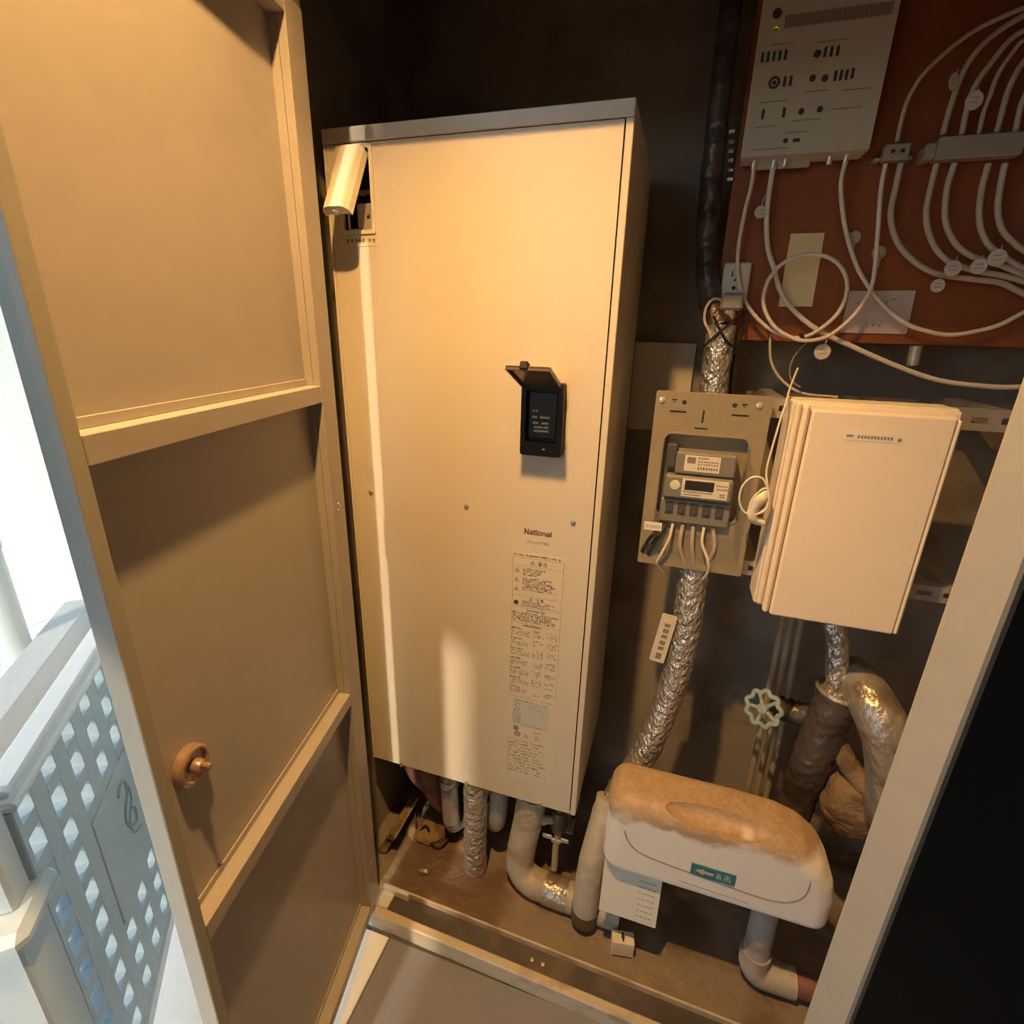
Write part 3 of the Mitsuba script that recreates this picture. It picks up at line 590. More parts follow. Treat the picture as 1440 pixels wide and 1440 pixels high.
# ================================================================== REAR PIPEWORK
k_ = thing('foil_duct', 'long foil wrapped pipe running up behind the electricity meter', 'pipe')
obj('lower_wrap', tube([(-0.05, 1.135, 0.30), (-0.03, 1.15, 0.40), (0.02, 1.19, 0.50), (0.055, 1.22, 0.62), (0.080, 1.235, 0.76), (0.090, 1.245, 0.90), (0.088, 1.26, 1.02), (0.082, 1.28, 1.12)], [0.034, 0.035, 0.036, 0.036, 0.036, 0.037, 0.036, 0.036], 28, 0.006, 0.004, 11), 'foil', k_, 40)
obj('upper_wrap', tube([(0.082, 1.28, 1.12), (0.077, 1.33, 1.30), (0.075, 1.36, 1.50), (0.073, 1.37, 1.645)], 0.032, 28, 0.005, 0.004, 12), 'foil', k_, 40)
obj('top_wrap', tube([(0.073, 1.37, 1.64), (0.040, 1.400, 1.71), (0.016, 1.42, 1.85), (0.006, 1.42, 2.05), (0.0, 1.42, 2.40)], [0.028, 0.025, 0.023, 0.022], 20, 0.006, 0.004, 13), 'foil_dark', k_, 40)
k_ = thing('pipe_label', 'long tag with dark print hanging beside the foil pipe below the meter', 'tag')
tg = rrect(-0.019, 0.019, -0.072, 0.072, 0.005)
tm = prism(tg, 0.0015, (0, 0, 0)); th = 0.13
tm.vertices = tm.vertices @ np.array([[math.cos(th), 0, -math.sin(th)], [0, 1, 0], [math.sin(th), 0, math.cos(th)]]) + np.array([0.036, 1.214, 0.885])
obj('plate', tm, 'tag', k_)
pm = cat(*[box(-0.006, 0.008, -0.0022, -0.0016, z, z + h) for z, h in ((-0.062, 0.018), (-0.034, 0.010), (-0.018, 0.012), (0.002, 0.010), (0.018, 0.012), (0.036, 0.010))])
pm.vertices = pm.vertices @ np.array([[math.cos(th), 0, -math.sin(th)], [0, 1, 0], [math.sin(th), 0, math.cos(th)]]) + np.array([0.036, 1.214, 0.885])
obj('print', pm, 'print_soft', k_)
# valve with a pale green hand wheel
k_ = thing('gate_valve', 'valve with a pale green hand wheel behind the foam meter cover', 'valve')
wc, wa = np.array([0.306, 1.25, 0.712]), np.array([-0.55, -0.72, 0.42])
da, ua, va = basis(wa)
wheel_pts = [wc + (0.042 + 0.004 * math.cos(9 * t)) * (math.cos(t) * ua + math.sin(t) * va) for t in np.linspace(0, 2 * math.pi, 73)]
obj('hand_wheel', cat(tube(wheel_pts, 0.0062, 8, smooth_path=False), *[rod(wc, wc + 0.041 * (math.cos(t) * ua + math.sin(t) * va), 0.005, 8) for t in (0.3, 0.3 + 2 * math.pi / 5, 0.3 + 4 * math.pi / 5, 0.3 + 6 * math.pi / 5, 0.3 + 8 * math.pi / 5)],
                      lathe([(0, -0.008), (0.013, -0.008), (0.013, 0.008), (0, 0.010)], wc, wa, 14)), 'wheel', k_, 40)
obj('stem', rod(wc - da * 0.12, wc + da * 0.005, 0.008, 12), 'brass_dark', k_, 40)
obj('bonnet', lathe([(0, 0), (0.034, 0), (0.034, 0.02), (0.022, 0.05), (0.015, 0.06), (0, 0.06)], wc - da * 0.15, da, 18), 'foil_dark', k_, 40)
obj('body', tube([(0.40, 1.34, 0.66), (0.42, 1.33, 0.66), (0.47, 1.31, 0.68)], 0.033, 16), 'foil_dark', k_, 40)
for i, (x, xx) in enumerate(((0.330, 0.338), (0.350, 0.362), (0.372, 0.388))):
    pipe('thin_pipe', ('thin tan pipe behind the hand wheel, leftmost of three', 'thin tan pipe behind the hand wheel, middle of three', 'thin tan pipe behind the hand wheel, rightmost of three')[i],
         [(x, 1.36, 1.30), (x + 0.002, 1.36, 0.95), (xx, 1.355, 0.55), (xx + 0.002, 1.35, 0.0)], 0.0085, 'thin_pipe', 12, group='thin pipes behind the hand wheel')
k_ = thing('dark_riser', 'dark wrapped riser pipe standing behind the right end of the foam meter cover', 'pipe')
obj('wrap', tube([(0.425, 1.25, 0.0), (0.432, 1.25, 0.40), (0.445, 1.25, 0.62), (0.462, 1.25, 0.80)], [0.040, 0.042, 0.044, 0.048], 24, 0.008, 0.005, 21), 'foil_dark', k_, 40)
obj('torn_top', lathe([(0.046, 0), (0.054, 0.012), (0.050, 0.02), (0.040, 0.01), (0.0, 0.008)], (0.461, 1.25, 0.795), (0.08, 0, 1), 22), 'foil_dull', k_, 30)
k_ = thing('foil_bend', 'small foil pipe bend below the breaker box', 'pipe')
obj('wrap', tube([(0.385, 1.30, 1.06), (0.412, 1.28, 1.00), (0.436, 1.265, 0.93), (0.446, 1.255, 0.86), (0.455, 1.25, 0.79)], 0.024, 22, 0.005, 0.003, 23), 'foil', k_, 40)
k_ = thing('metal_elbow', 'large dull metal pipe elbow beside the right door edge', 'pipe')
obj('elbow', tube([(0.490, 1.30, 0.845), (0.500, 1.24, 0.840), (0.520, 1.19, 0.815), (0.548, 1.165, 0.765), (0.575, 1.16, 0.68), (0.60, 1.16, 0.54)], [0.040, 0.050, 0.054, 0.054, 0.052, 0.050], 26, 0.006, 0.002, 25), 'foil_dull', k_, 40)
obj('seam_tape', tube([(0.572, 1.16, 0.690), (0.580, 1.16, 0.665)], 0.0535, 24), 'foil_dull', k_, 40)
lump('insulation_clump', 'brown clump of glass wool behind the right end of the foam meter cover', (0.545, 1.22, 0.50), (0.070, 0.06, 0.10), 12)
pipe('lagged_branch', 'tan lagged branch pipe leaning above the brown glass wool', [(0.455, 1.30, 0.76), (0.48, 1.26, 0.68), (0.515, 1.22, 0.62), (0.56, 1.19, 0.585)], [0.018, 0.020, 0.024, 0.026], 'wool', 14, 0.003)

# ================================================================== BACK BOARD, STRUTS AND CABLES
PB = thing('plywood_board', 'reddish brown plywood backboard behind the booster and cables', 'board')
obj('sheet', box(0.055, 0.818, 1.42, 1.436, 1.615, 2.55), 'plywood', PB)
for x in (0.10, 0.70): obj('batten', box(x, x + 0.04, 1.436, 1.559, 1.70, 2.5), 'plywood', PB)
for i, (z0, z1, tx) in enumerate(((1.455, 1.497, 'upper steel strut rail behind the meter and breaker box'), (1.073, 1.110, 'lower steel strut rail behind the breaker box'))):
    k_ = thing('strut_rail', tx, 'rail')
    sh = sbox(0.192, z0, 0.818, z1).difference(unary_union([sbox(x, (z0 + z1) / 2 - 0.006, x + 0.028, (z0 + z1) / 2 + 0.006) for x in np.arange(0.21, 0.80, 0.05)]))
    obj('web', prism(sh, 0.002, (0, 1.266, 0)), 'zinc', k_)
    obj('flange', cat(box(0.192, 0.818, 1.266, 1.29, z0, z0 + 0.002), box(0.192, 0.818, 1.266, 1.29, z1 - 0.002, z1)), 'zinc', k_)
    for xx in (0.20, 0.62):
        obj('bracket', box(xx, xx + 0.03, 1.29, 1.56, z0 + 0.004, z1 - 0.004), 'zinc', k_)
obj('wall_plate', box(-0.135, 0.027, 1.545, 1.559, 1.36, 1.602, 0.001), 'ivory', None, label='pale blank board on the rear wall beside the water heater', category='board')
# booster
bo = thing('tv_booster', 'white grey signal booster unit with a green lamp on the plywood board', 'amplifier')
shell_pts = [(x, 1.36, z) for x in (0.061, 0.298) for z in (1.979, 2.40)] + [(x, 1.405, z) for x in (0.066, 0.293) for z in (1.974, 2.40)]
obj('case', hull(shell_pts), 'booster', bo)
obj('mount', box(0.07, 0.29, 1.405, 1.42, 1.985, 2.39), 'meter_dark', bo)
def bz(x, w, z, h): return box(x - w / 2, x + w / 2, 1.3588, 1.3605, z - h / 2, z + h / 2)
for x, z in [(0.075, 2.149), (0.0855, 2.149), (0.096, 2.149), (0.1065, 2.149), (0.117, 2.149), (0.187, 2.146), (0.198, 2.146), (0.209, 2.146), (0.123, 2.105), (0.134, 2.105), (0.213, 2.106), (0.2225, 2.106), (0.232, 2.106), (0.242, 2.107), (0.092, 2.053), (0.131, 2.053)]:
    obj('switch_slot', bz(x, 0.0050, z, 0.0165), 'print', bo)
for x, z, r in [(0.174, 2.145, 0.0065), (0.173, 2.106, 0.0060), (0.195, 2.104, 0.0060), (0.163, 2.052, 0.0055), (0.196, 2.053, 0.0055), (0.143, 2.004, 0.0045), (0.090, 2.217, 0.0085)]:
    obj('trimmer', lathe([(0, 0.0008), (r, 0.0008), (r, -0.001)], (x, 1.3602, z), (0, -1, 0), 16), 'print', bo)
obj('test_jack', cat(ring((0.104, 1.359, 2.105), (0, 1, 0), 0.0085, 0.0022), lathe([(0, 0.001), (0.004, 0.001), (0.004, -0.001)], (0.104, 1.360, 2.105), (0, -1, 0), 12)), 'print', bo)
obj('selector', bz(0.163, 0.013, 2.003, 0.006), 'print', bo)
lm = obj('power_lamp', lathe([(0, 0.005), (0.0038, 0.0042), (0.0056, 0.001), (0.0056, -0.001)], (0.092, 1.3602, 2.190), (0, -1, 0), 16), 'green_lens', bo, 40, label='lit yellow green lamp')
scene[lm]['emitter'] = {'type': 'area', 'radiance': rgb((2.3, 2.4, 0.25))}
obj('vent_strip', box(0.106, 0.288, 1.3592, 1.3605, 2.192, 2.212), 'meter_board', bo)
obj('vent_slats', cat(*[box(0.107 + 0.0072 * i, 0.1095 + 0.0072 * i, 1.3586, 1.3594, 2.194, 2.210) for i in range(25)]), 'print_soft', bo)
sm = []
for x0, x1, z in ((0.09, 0.13, 2.166), (0.17, 0.22, 2.162), (0.165, 0.205, 2.083), (0.085, 0.135, 2.072), (0.15, 0.20, 2.036), (0.08, 0.12, 2.03), (0.14, 0.18, 2.016), (0.22, 0.27, 2.05), (0.23, 0.28, 2.08), (0.08, 0.15, 1.99)):
    x = x0
    while x < x1:
        sm.append(box(x, x + 0.0022, 1.3594, 1.3602, z, z + 0.0022)); x += 0.0034
obj('panel_print', cat(*sm), 'print_soft', bo)
for x in (0.091, 0.130, 0.152, 0.235, 0.265):
    obj('socket', cat(rod((x, 1.383, 1.978), (x, 1.383, 1.962), 0.0055, 12)), 'bright_metal', bo, 40)
obj('lower_bracket', box(0.09, 0.20, 1.39, 1.396, 1.962, 1.978), 'zinc', bo)

CB = {
 'C1': [(.091,1.963),(.092,1.933),(.087,1.882),(.085,1.814),(.093,1.754),(.115,1.703),(.153,1.659),(.198,1.631),(.246,1.623),(.279,1.639),(.309,1.677),(.316,1.723),(.300,1.761),(.270,1.785),(.228,1.793),(.186,1.780),(.161,1.753),(.152,1.716),(.159,1.682),(.186,1.645),(.227,1.622),(.261,1.617),(.298,1.628),(.328,1.656),(.349,1.690),(.361,1.740),(.351,1.824),(.340,1.910),(.338,1.957)],
 'C2': [(.130,1.963),(.130,1.928),(.133,1.872),(.147,1.813),(.168,1.768),(.188,1.723),(.222,1.683),(.272,1.646),(.321,1.622),(.355,1.608),(.417,1.582),(.490,1.555),(.547,1.540),(.612,1.534),(.674,1.534),(.731,1.545),(.80,1.57)],
 'C3': [(.265,1.963),(.265,1.930),(.275,1.889),(.296,1.838),(.328,1.775),(.360,1.732),(.400,1.691),(.448,1.657),(.496,1.641),(.535,1.636),(.573,1.643),(.614,1.657),(.645,1.680),(.678,1.705),(.74,1.77),(.80,1.83)],
 'C4': [(.350,1.995),(.349,2.026),(.352,2.065),(.366,2.100),(.392,2.130),(.425,2.157),(.452,2.171),(.486,2.183),(.529,2.193),(.60,2.20),(.80,2.21)],
 'C5': [(.365,1.957),(.366,1.929),(.366,1.891),(.373,1.858),(.395,1.816),(.426,1.785),(.460,1.763),(.488,1.753),(.541,1.745),(.592,1.738),(.634,1.719),(.687,1.695),(.74,1.66),(.80,1.62)],
 'k1': [(.425,2.001),(.425,2.029),(.427,2.061),(.432,2.100),(.447,2.133),(.472,2.158),(.501,2.175),(.535,2.189),(.60,2.20),(.80,2.205)],
 'k2': [(.456,1.999),(.454,2.033),(.455,2.062),(.460,2.085),(.476,2.116),(.492,2.142),(.510,2.154),(.541,2.168),(.60,2.185),(.80,2.19)],
 'k3': [(.484,1.999),(.482,2.031),(.485,2.060),(.489,2.094),(.504,2.127),(.514,2.140),(.545,2.158),(.60,2.168),(.80,2.172)],
 'k4': [(.512,1.999),(.511,2.039),(.512,2.070),(.523,2.108),(.551,2.137),(.60,2.148),(.80,2.152)],
 'k5': [(.541,1.998),(.538,2.036),(.540,2.055),(.551,2.090),(.60,2.120),(.80,2.13)],
 'b1': [(.427,1.953),(.427,1.912),(.429,1.874),(.442,1.838),(.464,1.803),(.493,1.778),(.536,1.762),(.594,1.750),(.628,1.740),(.678,1.723),(.80,1.68)],
 'b2': [(.457,1.952),(.455,1.915),(.461,1.873),(.471,1.844),(.497,1.808),(.530,1.786),(.577,1.771),(.624,1.752),(.674,1.736),(.80,1.70)],
 'b3': [(.513,1.948),(.513,1.910),(.520,1.865),(.534,1.830),(.558,1.801),(.601,1.773),(.621,1.764),(.671,1.749),(.80,1.715)],
 'b4': [(.539,1.947),(.543,1.906),(.549,1.870),(.565,1.835),(.590,1.811),(.612,1.796),(.664,1.772),(.80,1.735)]}
spec = {
 'C1': ('white_cable', .0042, 'white cable from the leftmost booster socket, coiled in a ring before the yellow card'),
 'C2': ('white_cable', .0055, 'thicker white cable that falls behind the ring and runs off right above the breaker box'),
 'C3': ('white_cable', .0045, 'white cable from the right booster socket crossing the white paper'),
 'C4': ('grey_cable', .0042, 'pale cable rising from the small splitter and arching up to the right'),
 'C5': ('grey_cable', .0058, 'pale cable hanging from the right port of the small splitter'),
 'k1': ('grey_cable', .0050, 'pale cable rising from the long splitter, leftmost of those above it'),
 'k2': ('grey_cable', .0050, 'pale cable rising from the long splitter behind the round tag above it, second from left'),
 'k3': ('grey_cable', .0040, 'thin pale cable rising from the long splitter, third from left'),
 'k4': ('grey_cable', .0050, 'pale cable rising from the long splitter, fourth from left'),
 'k5': ('grey_cable', .0050, 'pale cable rising from the long splitter, rightmost above it'),
 'b1': ('grey_cable', .0055, 'pale cable drooping from the long splitter, leftmost of the four below it'),
 'b2': ('grey_cable', .0055, 'pale cable drooping from the long splitter, second of the four below it'),
 'b3': ('grey_cable', .0055, 'pale cable drooping from the long splitter, third of the four below it'),
 'b4': ('grey_cable', .0055, 'pale cable drooping from the long splitter, rightmost of the four below it')}
for n_, (kk, (mt, r, lab)) in enumerate(spec.items()):
    off = {'C2': 0.013, 'C3': 0.010, 'C5': 0.008, 'b1': 0.004}.get(kk, 0.0)
    P3 = []
    for i, (x, z) in enumerate(CB[kk]):
        y = 1.385 + (off if i > 2 else 0)
        if kk == 'C1': y = 1.382 - 0.016 * (8 < i < 27) * (0.4 + 0.6 * math.sin((i - 8) / 19 * math.pi)) + 0.012 * (8 <= i <= 9)
        if kk.startswith('C2') and i > 8: y = 1.385 + 0.013
        P3.append((x, y, z))
    t = thing('coax_cable', lab, 'cable', 'coaxial cables on the plywood board')
    obj('sheath', tube(P3, r, 10, 0.010), mt, t, 40)
    a, b = np.array(P3[0]), np.array(P3[1])
    obj('connector', tube([a, a + (b - a) * 0.9], r * 0.96, 10, smooth_path=False), 'bright_metal', t, 40)
    if kk in ('C1',):
        a, b = np.array(P3[-1]), np.array(P3[-2])
        obj('connector', tube([a, a + (b - a) * 0.4], r * 0.92, 10, smooth_path=False), 'bright_metal', t, 40)
k_ = thing('small_splitter', 'small two way splitter with two dark ports between booster and long splitter', 'splitter')
obj('case', box(0.330, 0.373, 1.372, 1.398, 1.961, 1.989, 0.002), 'splitter', k_, 30)
obj('ear', cat(box(0.318, 0.330, 1.395, 1.420, 1.966, 1.972, 0.001), box(0.373, 0.386, 1.395, 1.420, 1.966, 1.972, 0.001)), 'zinc', k_)
for x in (0.3435, 0.360): obj('port', lathe([(0, 0.001), (0.0038, 0.001), (0.0038, -0.001)], (x, 1.3722, 1.976), (0, -1, 0), 12), 'gap', k_)
k_ = thing('long_splitter', 'long grey splitter bar with cables above and below, near the right edge', 'splitter')
obj('case', box(0.418, 0.556, 1.370, 1.400, 1.957, 1.995, 0.002), 'splitter', k_, 30)
obj('end_bracket', box(0.400, 0.4175, 1.374, 1.420, 1.960, 1.986, 0.0015), 'splitter', k_, 30)
obj('foot', box(0.42, 0.55, 1.400, 1.420, 1.965, 1.985), 'zinc', k_)
def disc(x, z, r, lab, sx=1.0, y=1.374, tilt=(0.05, -1, 0.05), lines=True, string=None):
    t = thing('cable_tag', lab, 'tag', 'round paper tags on the cables')
    m_ = lathe([(0, 0.0012), (r, 0.0012), (r, -0.0004), (0, -0.0004)], (0, 0, 0), tilt, 28)
    m_.vertices = m_.vertices * np.array([sx, 1, 1]) + np.array([x, y, z])
    obj('disc', m_, 'tag', t)
    if lines:
        d_, a_, b_ = basis(tilt)
        ink = [tube([(x - r * .5 * sx, y - .0017, z + dz), (x - r * .1 * sx, y - .0018, z + dz + .001), (x + r * .45 * sx, y - .0017, z + dz)], 0.0006, 5, 0.004) for dz in (r * .25, -r * .25)]
        obj('writing', cat(*ink), 'print_soft', t)
    obj('cord', tube(string or [(x, y - 0.001, z + r * 0.8), (x + 0.004, y + 0.004, z + r * 1.2), (x + 0.006, y + 0.010, z + r * 1.5)], 0.0009, 6, 0.004), 'tag', t)
disc(0.119, 1.879, 0.0125, 'round tag hanging on the cable below the left of the booster', y=1.378, string=[(0.119, 1.377, 1.889), (0.122, 1.377, 1.908), (0.130, 1.379, 1.917)])
disc(0.458, 2.050, 0.0155, 'round tag above the long splitter, the brighter of the two', 0.92)
disc(0.417, 2.083, 0.0145, 'narrow tilted tag above the long splitter, the left of the two', 0.62, tilt=(0.3, -1, 0.1))
disc(0.498, 1.763, 0.0150, 'round tag on the drooping cables, left of the overlapping pair')
disc(0.540, 1.766, 0.0145, 'round tag on the drooping cables, lower of the overlapping pair', y=1.372)
disc(0.565, 1.781, 0.0160, 'round tag on the drooping cables, upper right of the overlapping pair', y=1.368)
disc(0.480, 1.731, 0.0128, 'round tag hanging lowest under the drooping cables')
disc(0.297, 1.594, 0.0170, 'round tag hanging from the cable below the white paper', y=1.386)
# cards on the plywood
obj('yellow_card', hull([(x, y, z) for y in (1.4150, 1.4195) for x, z in ((.192, 1.841), (.259, 1.841), (.263, 1.691), (.193, 1.690))]), 'yellow_card', None, label='blank yellow card on the plywood behind the cable ring', category='card')
k_ = thing('paper_note', 'white paper note with handwriting on the plywood', 'note')
obj('sheet', hull([(x, y, z) for y in (1.4165, 1.4195) for x, z in ((.333, 1.724), (.458, 1.725), (.461, 1.636), (.332, 1.636))]), 'paper', k_)
wr = []
for x, z, s in ((0.352, 1.703, 1), (0.367, 1.703, 2), (0.405, 1.703, 3), (0.418, 1.703, 4), (0.431, 1.703, 5), (0.376, 1.654, 2), (0.390, 1.655, 3), (0.403, 1.655, 1)):
    q = np.random.default_rng(s * 31)
    wr.append(tube([(x + q.uniform(-.003, .005), 1.4158, z + q.uniform(-.005, .006)) for _ in range(4)], 0.0007, 5, 0.003))
obj('handwriting', cat(*wr), 'print_soft', k_)
# outlet with a plug and the leads tied to the foil pipe
k_ = thing('power_outlet', 'ivory power outlet at the left edge of the plywood board', 'outlet')
obj('plate', box(0.062, 0.120, 1.392, 1.419, 1.700, 1.782, 0.004), 'ivory', k_, 30)
obj('slots', cat(box(0.080, 0.083, 1.3908, 1.3925, 1.752, 1.764), box(0.094, 0.097, 1.3908, 1.3925, 1.752, 1.764), lathe([(0, .001), (.0025, .001), (.0025, -.001)], (0.0885, 1.392, 1.745), (0, -1, 0), 10), lathe([(0, .001), (.0042, .001), (.0042, -.001)], (0.0885, 1.392, 1.728), (0, -1, 0), 12)), 'gap', k_)
k_ = thing('power_plug', 'grey plug pushed in at the bottom of the ivory power outlet', 'plug')
obj('body', cat(box(0.064, 0.112, 1.358, 1.391, 1.678, 1.716, 0.006), box(0.070, 0.098, 1.360, 1.388, 1.646, 1.680, 0.006)), 'plug', k_, 30)
obj('lead', tube([(0.084, 1.374, 1.65), (0.088, 1.370, 1.60), (0.092, 1.372, 1.55), (0.095, 1.378, 1.50)], 0.004, 10), 'plug', k_, 40)
pipe('grey_lead', 'grey lead looping out left of the power plug', [(0.066, 1.37, 1.70), (0.048, 1.36, 1.703), (0.034, 1.355, 1.685), (0.034, 1.352, 1.655), (0.048, 1.345, 1.63), (0.06, 1.34, 1.60)], 0.0032, 'grey_cable', 8, category='cable')
pipe('tie_wire', 'black tie wire slanting across the foil pipe below the plug', [(0.030, 1.348, 1.585), (0.045, 1.336, 1.605), (0.070, 1.333, 1.632), (0.10, 1.35, 1.662), (0.112, 1.36, 1.676)], 0.0026, 'black', 8, category='wire')
pipe('tie_wire', 'black tie wire crossing the other one on the foil pipe', [(0.052, 1.336, 1.665), (0.066, 1.333, 1.640), (0.084, 1.334, 1.615), (0.104, 1.345, 1.600)], 0.0026, 'black', 8, category='wire')
pipe('black_lead', 'black lead hanging between the foil pipe and the plywood', [(0.118, 1.385, 1.68), (0.120, 1.38, 1.62), (0.112, 1.385, 1.56), (0.118, 1.39, 1.48)], 0.0035, 'black', 8, category='cable')
for i, P3 in enumerate(([(0.186, 1.405, 1.628), (0.188, 1.395, 1.60), (0.197, 1.39, 1.565), (0.222, 1.375, 1.53), (0.262, 1.34, 1.505), (0.33, 1.31, 1.502)],
                        [(0.262, 1.395, 1.612), (0.246, 1.39, 1.59), (0.236, 1.38, 1.56), (0.242, 1.37, 1.53), (0.262, 1.36, 1.515)])):
    pipe('thin_wire', ('thin pale wire dropping from the cable ring to the top of the breaker box', 'thin dark wire tied to the bottom of the cable ring')[i], P3, 0.003 if i == 0 else 0.002, ('grey_cable', 'print_soft')[i], 8, category='wire')
obj('ring_tie', tube([(0.243, 1.372, 1.632), (0.248, 1.370, 1.622), (0.252, 1.376, 1.612)], 0.0045, 8, 0.004), 'black', None, 40, label='black tie at the bottom of the cable ring', category='tie')
for i, (x, z) in enumerate(((0.318, 1.83), (0.372, 1.80))):
    lab = ('clear plastic cable clip right of the yellow card', 'clear plastic cable clip under the small splitter')[i]
    obj('cable_clip', cat(lathe([(0, .004), (.012, .003), (.014, 0), (.014, -.002)], (x, 1.416, z), (0, -1, 0), 16), box(x - .004, x + .004, 1.408, 1.416, z - .03, z - .008, .001)), 'grey_cable', None, 30, label=lab, category='clip')
obj('pipe_stub', cat(tube([(0.488, 1.425, 1.612), (0.491, 1.425, 1.57)], 0.012, 16)), 'zinc', None, 40, label='short metal stub under the plywood right of the white paper', category='pipe')
obj('foil_strip', cat(*[box(0.042 - .002 * i, 0.054 - .002 * i, 1.412, 1.420, 1.95 + .018 * i, 1.957 + .018 * i, .001) for i in range(6)]), 'foil', None, label='row of shiny foil tabs left of the booster', category='foil')

# ================================================================== ELECTRICITY METER
mb = thing('electricity_meter', 'electricity meter in a tan housing with a clear terminal cover', 'meter')
bp = rrect(-0.050, 0.190, 1.085, 1.503, 0.004).difference(rrect(-0.021, 0.158, 1.215, 1.412, 0.016))
obj('housing', prism(bp, 0.022, (0, 1.242, 0)), 'meter_board', mb, 30)
obj('back_plate', box(-0.046, 0.186, 1.243, 1.262, 1.089, 1.499), 'meter_board', mb)
obj('window_rim', prism(rrect(-0.024, 0.161, 1.212, 1.415, 0.018).difference(rrect(-0.020, 0.157, 1.216, 1.411, 0.015)), 0.004, (0, 1.2215, 0)), 'meter_board', mb, 30)
for x in (-0.036, 0.164): obj('screw', lathe([(.007, 0), (.006, .003), (0, .0045)], (x, 1.22, 1.4845), (0, -1, 0), 16), 'bright_metal', mb, 40)
sl_ = [(-0.016, 0.018, 1.459, .004), (0.113, 0.147, 1.459, .004), (-0.014, -0.004, 1.485, .003), (0.130, 0.141, 1.483, .003), (0.040, 0.068, 1.4255, .003)]
for a, b, z, h in sl_ + [(0.053, 0.057, 1.440, .027), (-0.0105, -0.0085, 1.479, .004), (0.134, 0.136, 1.478, .004)]: obj('slot', box(a, b, 1.2192, 1.2215, z, z + h), 'gap', mb)
for x in (0.012, 0.116): obj('keyhole', lathe([(0, .001), (.005, .001), (.005, -.001)], (x, 1.2205, 1.482), (0, -1, 0), 14), 'gap', mb)
ub = obj('upper_module', box(0.010, 0.137, 1.196, 1.243, 1.325, 1.376, 0.004), 'meter_grey', mb, 30)
obj('label', box(0.029, 0.104, 1.1948, 1.1965, 1.334, 1.370), 'white_label', ub)
lp = []
for i, (z, h) in enumerate(((1.363, .004), (1.356, .003), (1.350, .003), (1.339, .006))):
    x = 0.058
    while x < (0.080 if i == 0 else 0.100):
        lp.append(box(x, x + .0035, 1.1942, 1.1949, z, z + h)); x += .0055
lp.append(box(0.034, 0.052, 1.1943, 1.1949, 1.352, 1.366, 0))
obj('label_print', cat(*lp), 'print_soft', ub)
obj('bracket', box(-0.012, 0.010, 1.205, 1.243, 1.335, 1.390, 0.003), 'meter_dark', mb)
lb = obj('lower_module', box(-0.008, 0.138, 1.190, 1.243, 1.268, 1.322, 0.005), 'meter_grey', mb, 30)
obj('face_label', box(0.030, 0.128, 1.1888, 1.1905, 1.276, 1.318), 'white_label', lb)
obj('display', box(0.036, 0.098, 1.1880, 1.1890, 1.292, 1.314), 'lcd', lb)
fpz = []
for x0, x1, z in ((.034, .095, 1.286), (.036, .070, 1.2795), (.102, .126, 1.306), (.104, .126, 1.298), (.112, .124, 1.281), (.112, .124, 1.286)):
    x = x0
    while x < x1: fpz.append(box(x, x + .0028, 1.1880, 1.1889, z, z + .0035)); x += .0042
obj('face_print', cat(*fpz), 'print_soft', lb)
obj('seal', lathe([(0, .002), (.0105, .0015), (.0115, 0), (.0115, -.001)], (0.015, 1.1895, 1.300), (0, -1, 0), 20), 'white_label', lb, 30)
tb = obj('terminal_block', box(-0.012, 0.142, 1.205, 1.243, 1.205, 1.262, 0.003), 'meter_grey', mb, 30)
for i in range(5): obj('terminal', cat(box(0.000 + .0275 * i, 0.018 + .0275 * i, 1.2035, 1.206, 1.225, 1.256, .001), lathe([(0, .003), (.005, .002), (.005, 0)], (0.009 + .0275 * i, 1.2035, 1.235), (0, -1, 0), 12)), 'meter_dark', tb)
cx = [box(-0.022, 0.156, 1.178, 1.1785, 1.178, 1.395)]
obj('clear_cover', trimesh.Trimesh([(-.022, 1.178, 1.178), (.156, 1.178, 1.178), (.156, 1.178, 1.395), (-.022, 1.178, 1.395), (-.022, 1.219, 1.178), (.156, 1.219, 1.178), (.156, 1.219, 1.395), (-.022, 1.219, 1.395)],
    [(0, 1, 2), (0, 2, 3), (3, 2, 6), (3, 6, 7), (0, 4, 5), (0, 5, 1), (0, 3, 7), (0, 7, 4), (1, 5, 6), (1, 6, 2)], process=False), 'clear', mb, label='clear plastic cover')
obj('seal_tag', box(-0.042, -0.002, 1.1765, 1.1778, 1.189, 1.209), 'white_label', mb)
obj('seal_tag_print', cat(*[box(-0.038 + .007 * i, -0.0335 + .007 * i, 1.1760, 1.1766, 1.195, 1.202) for i in range(5)]), 'print_pale', mb)
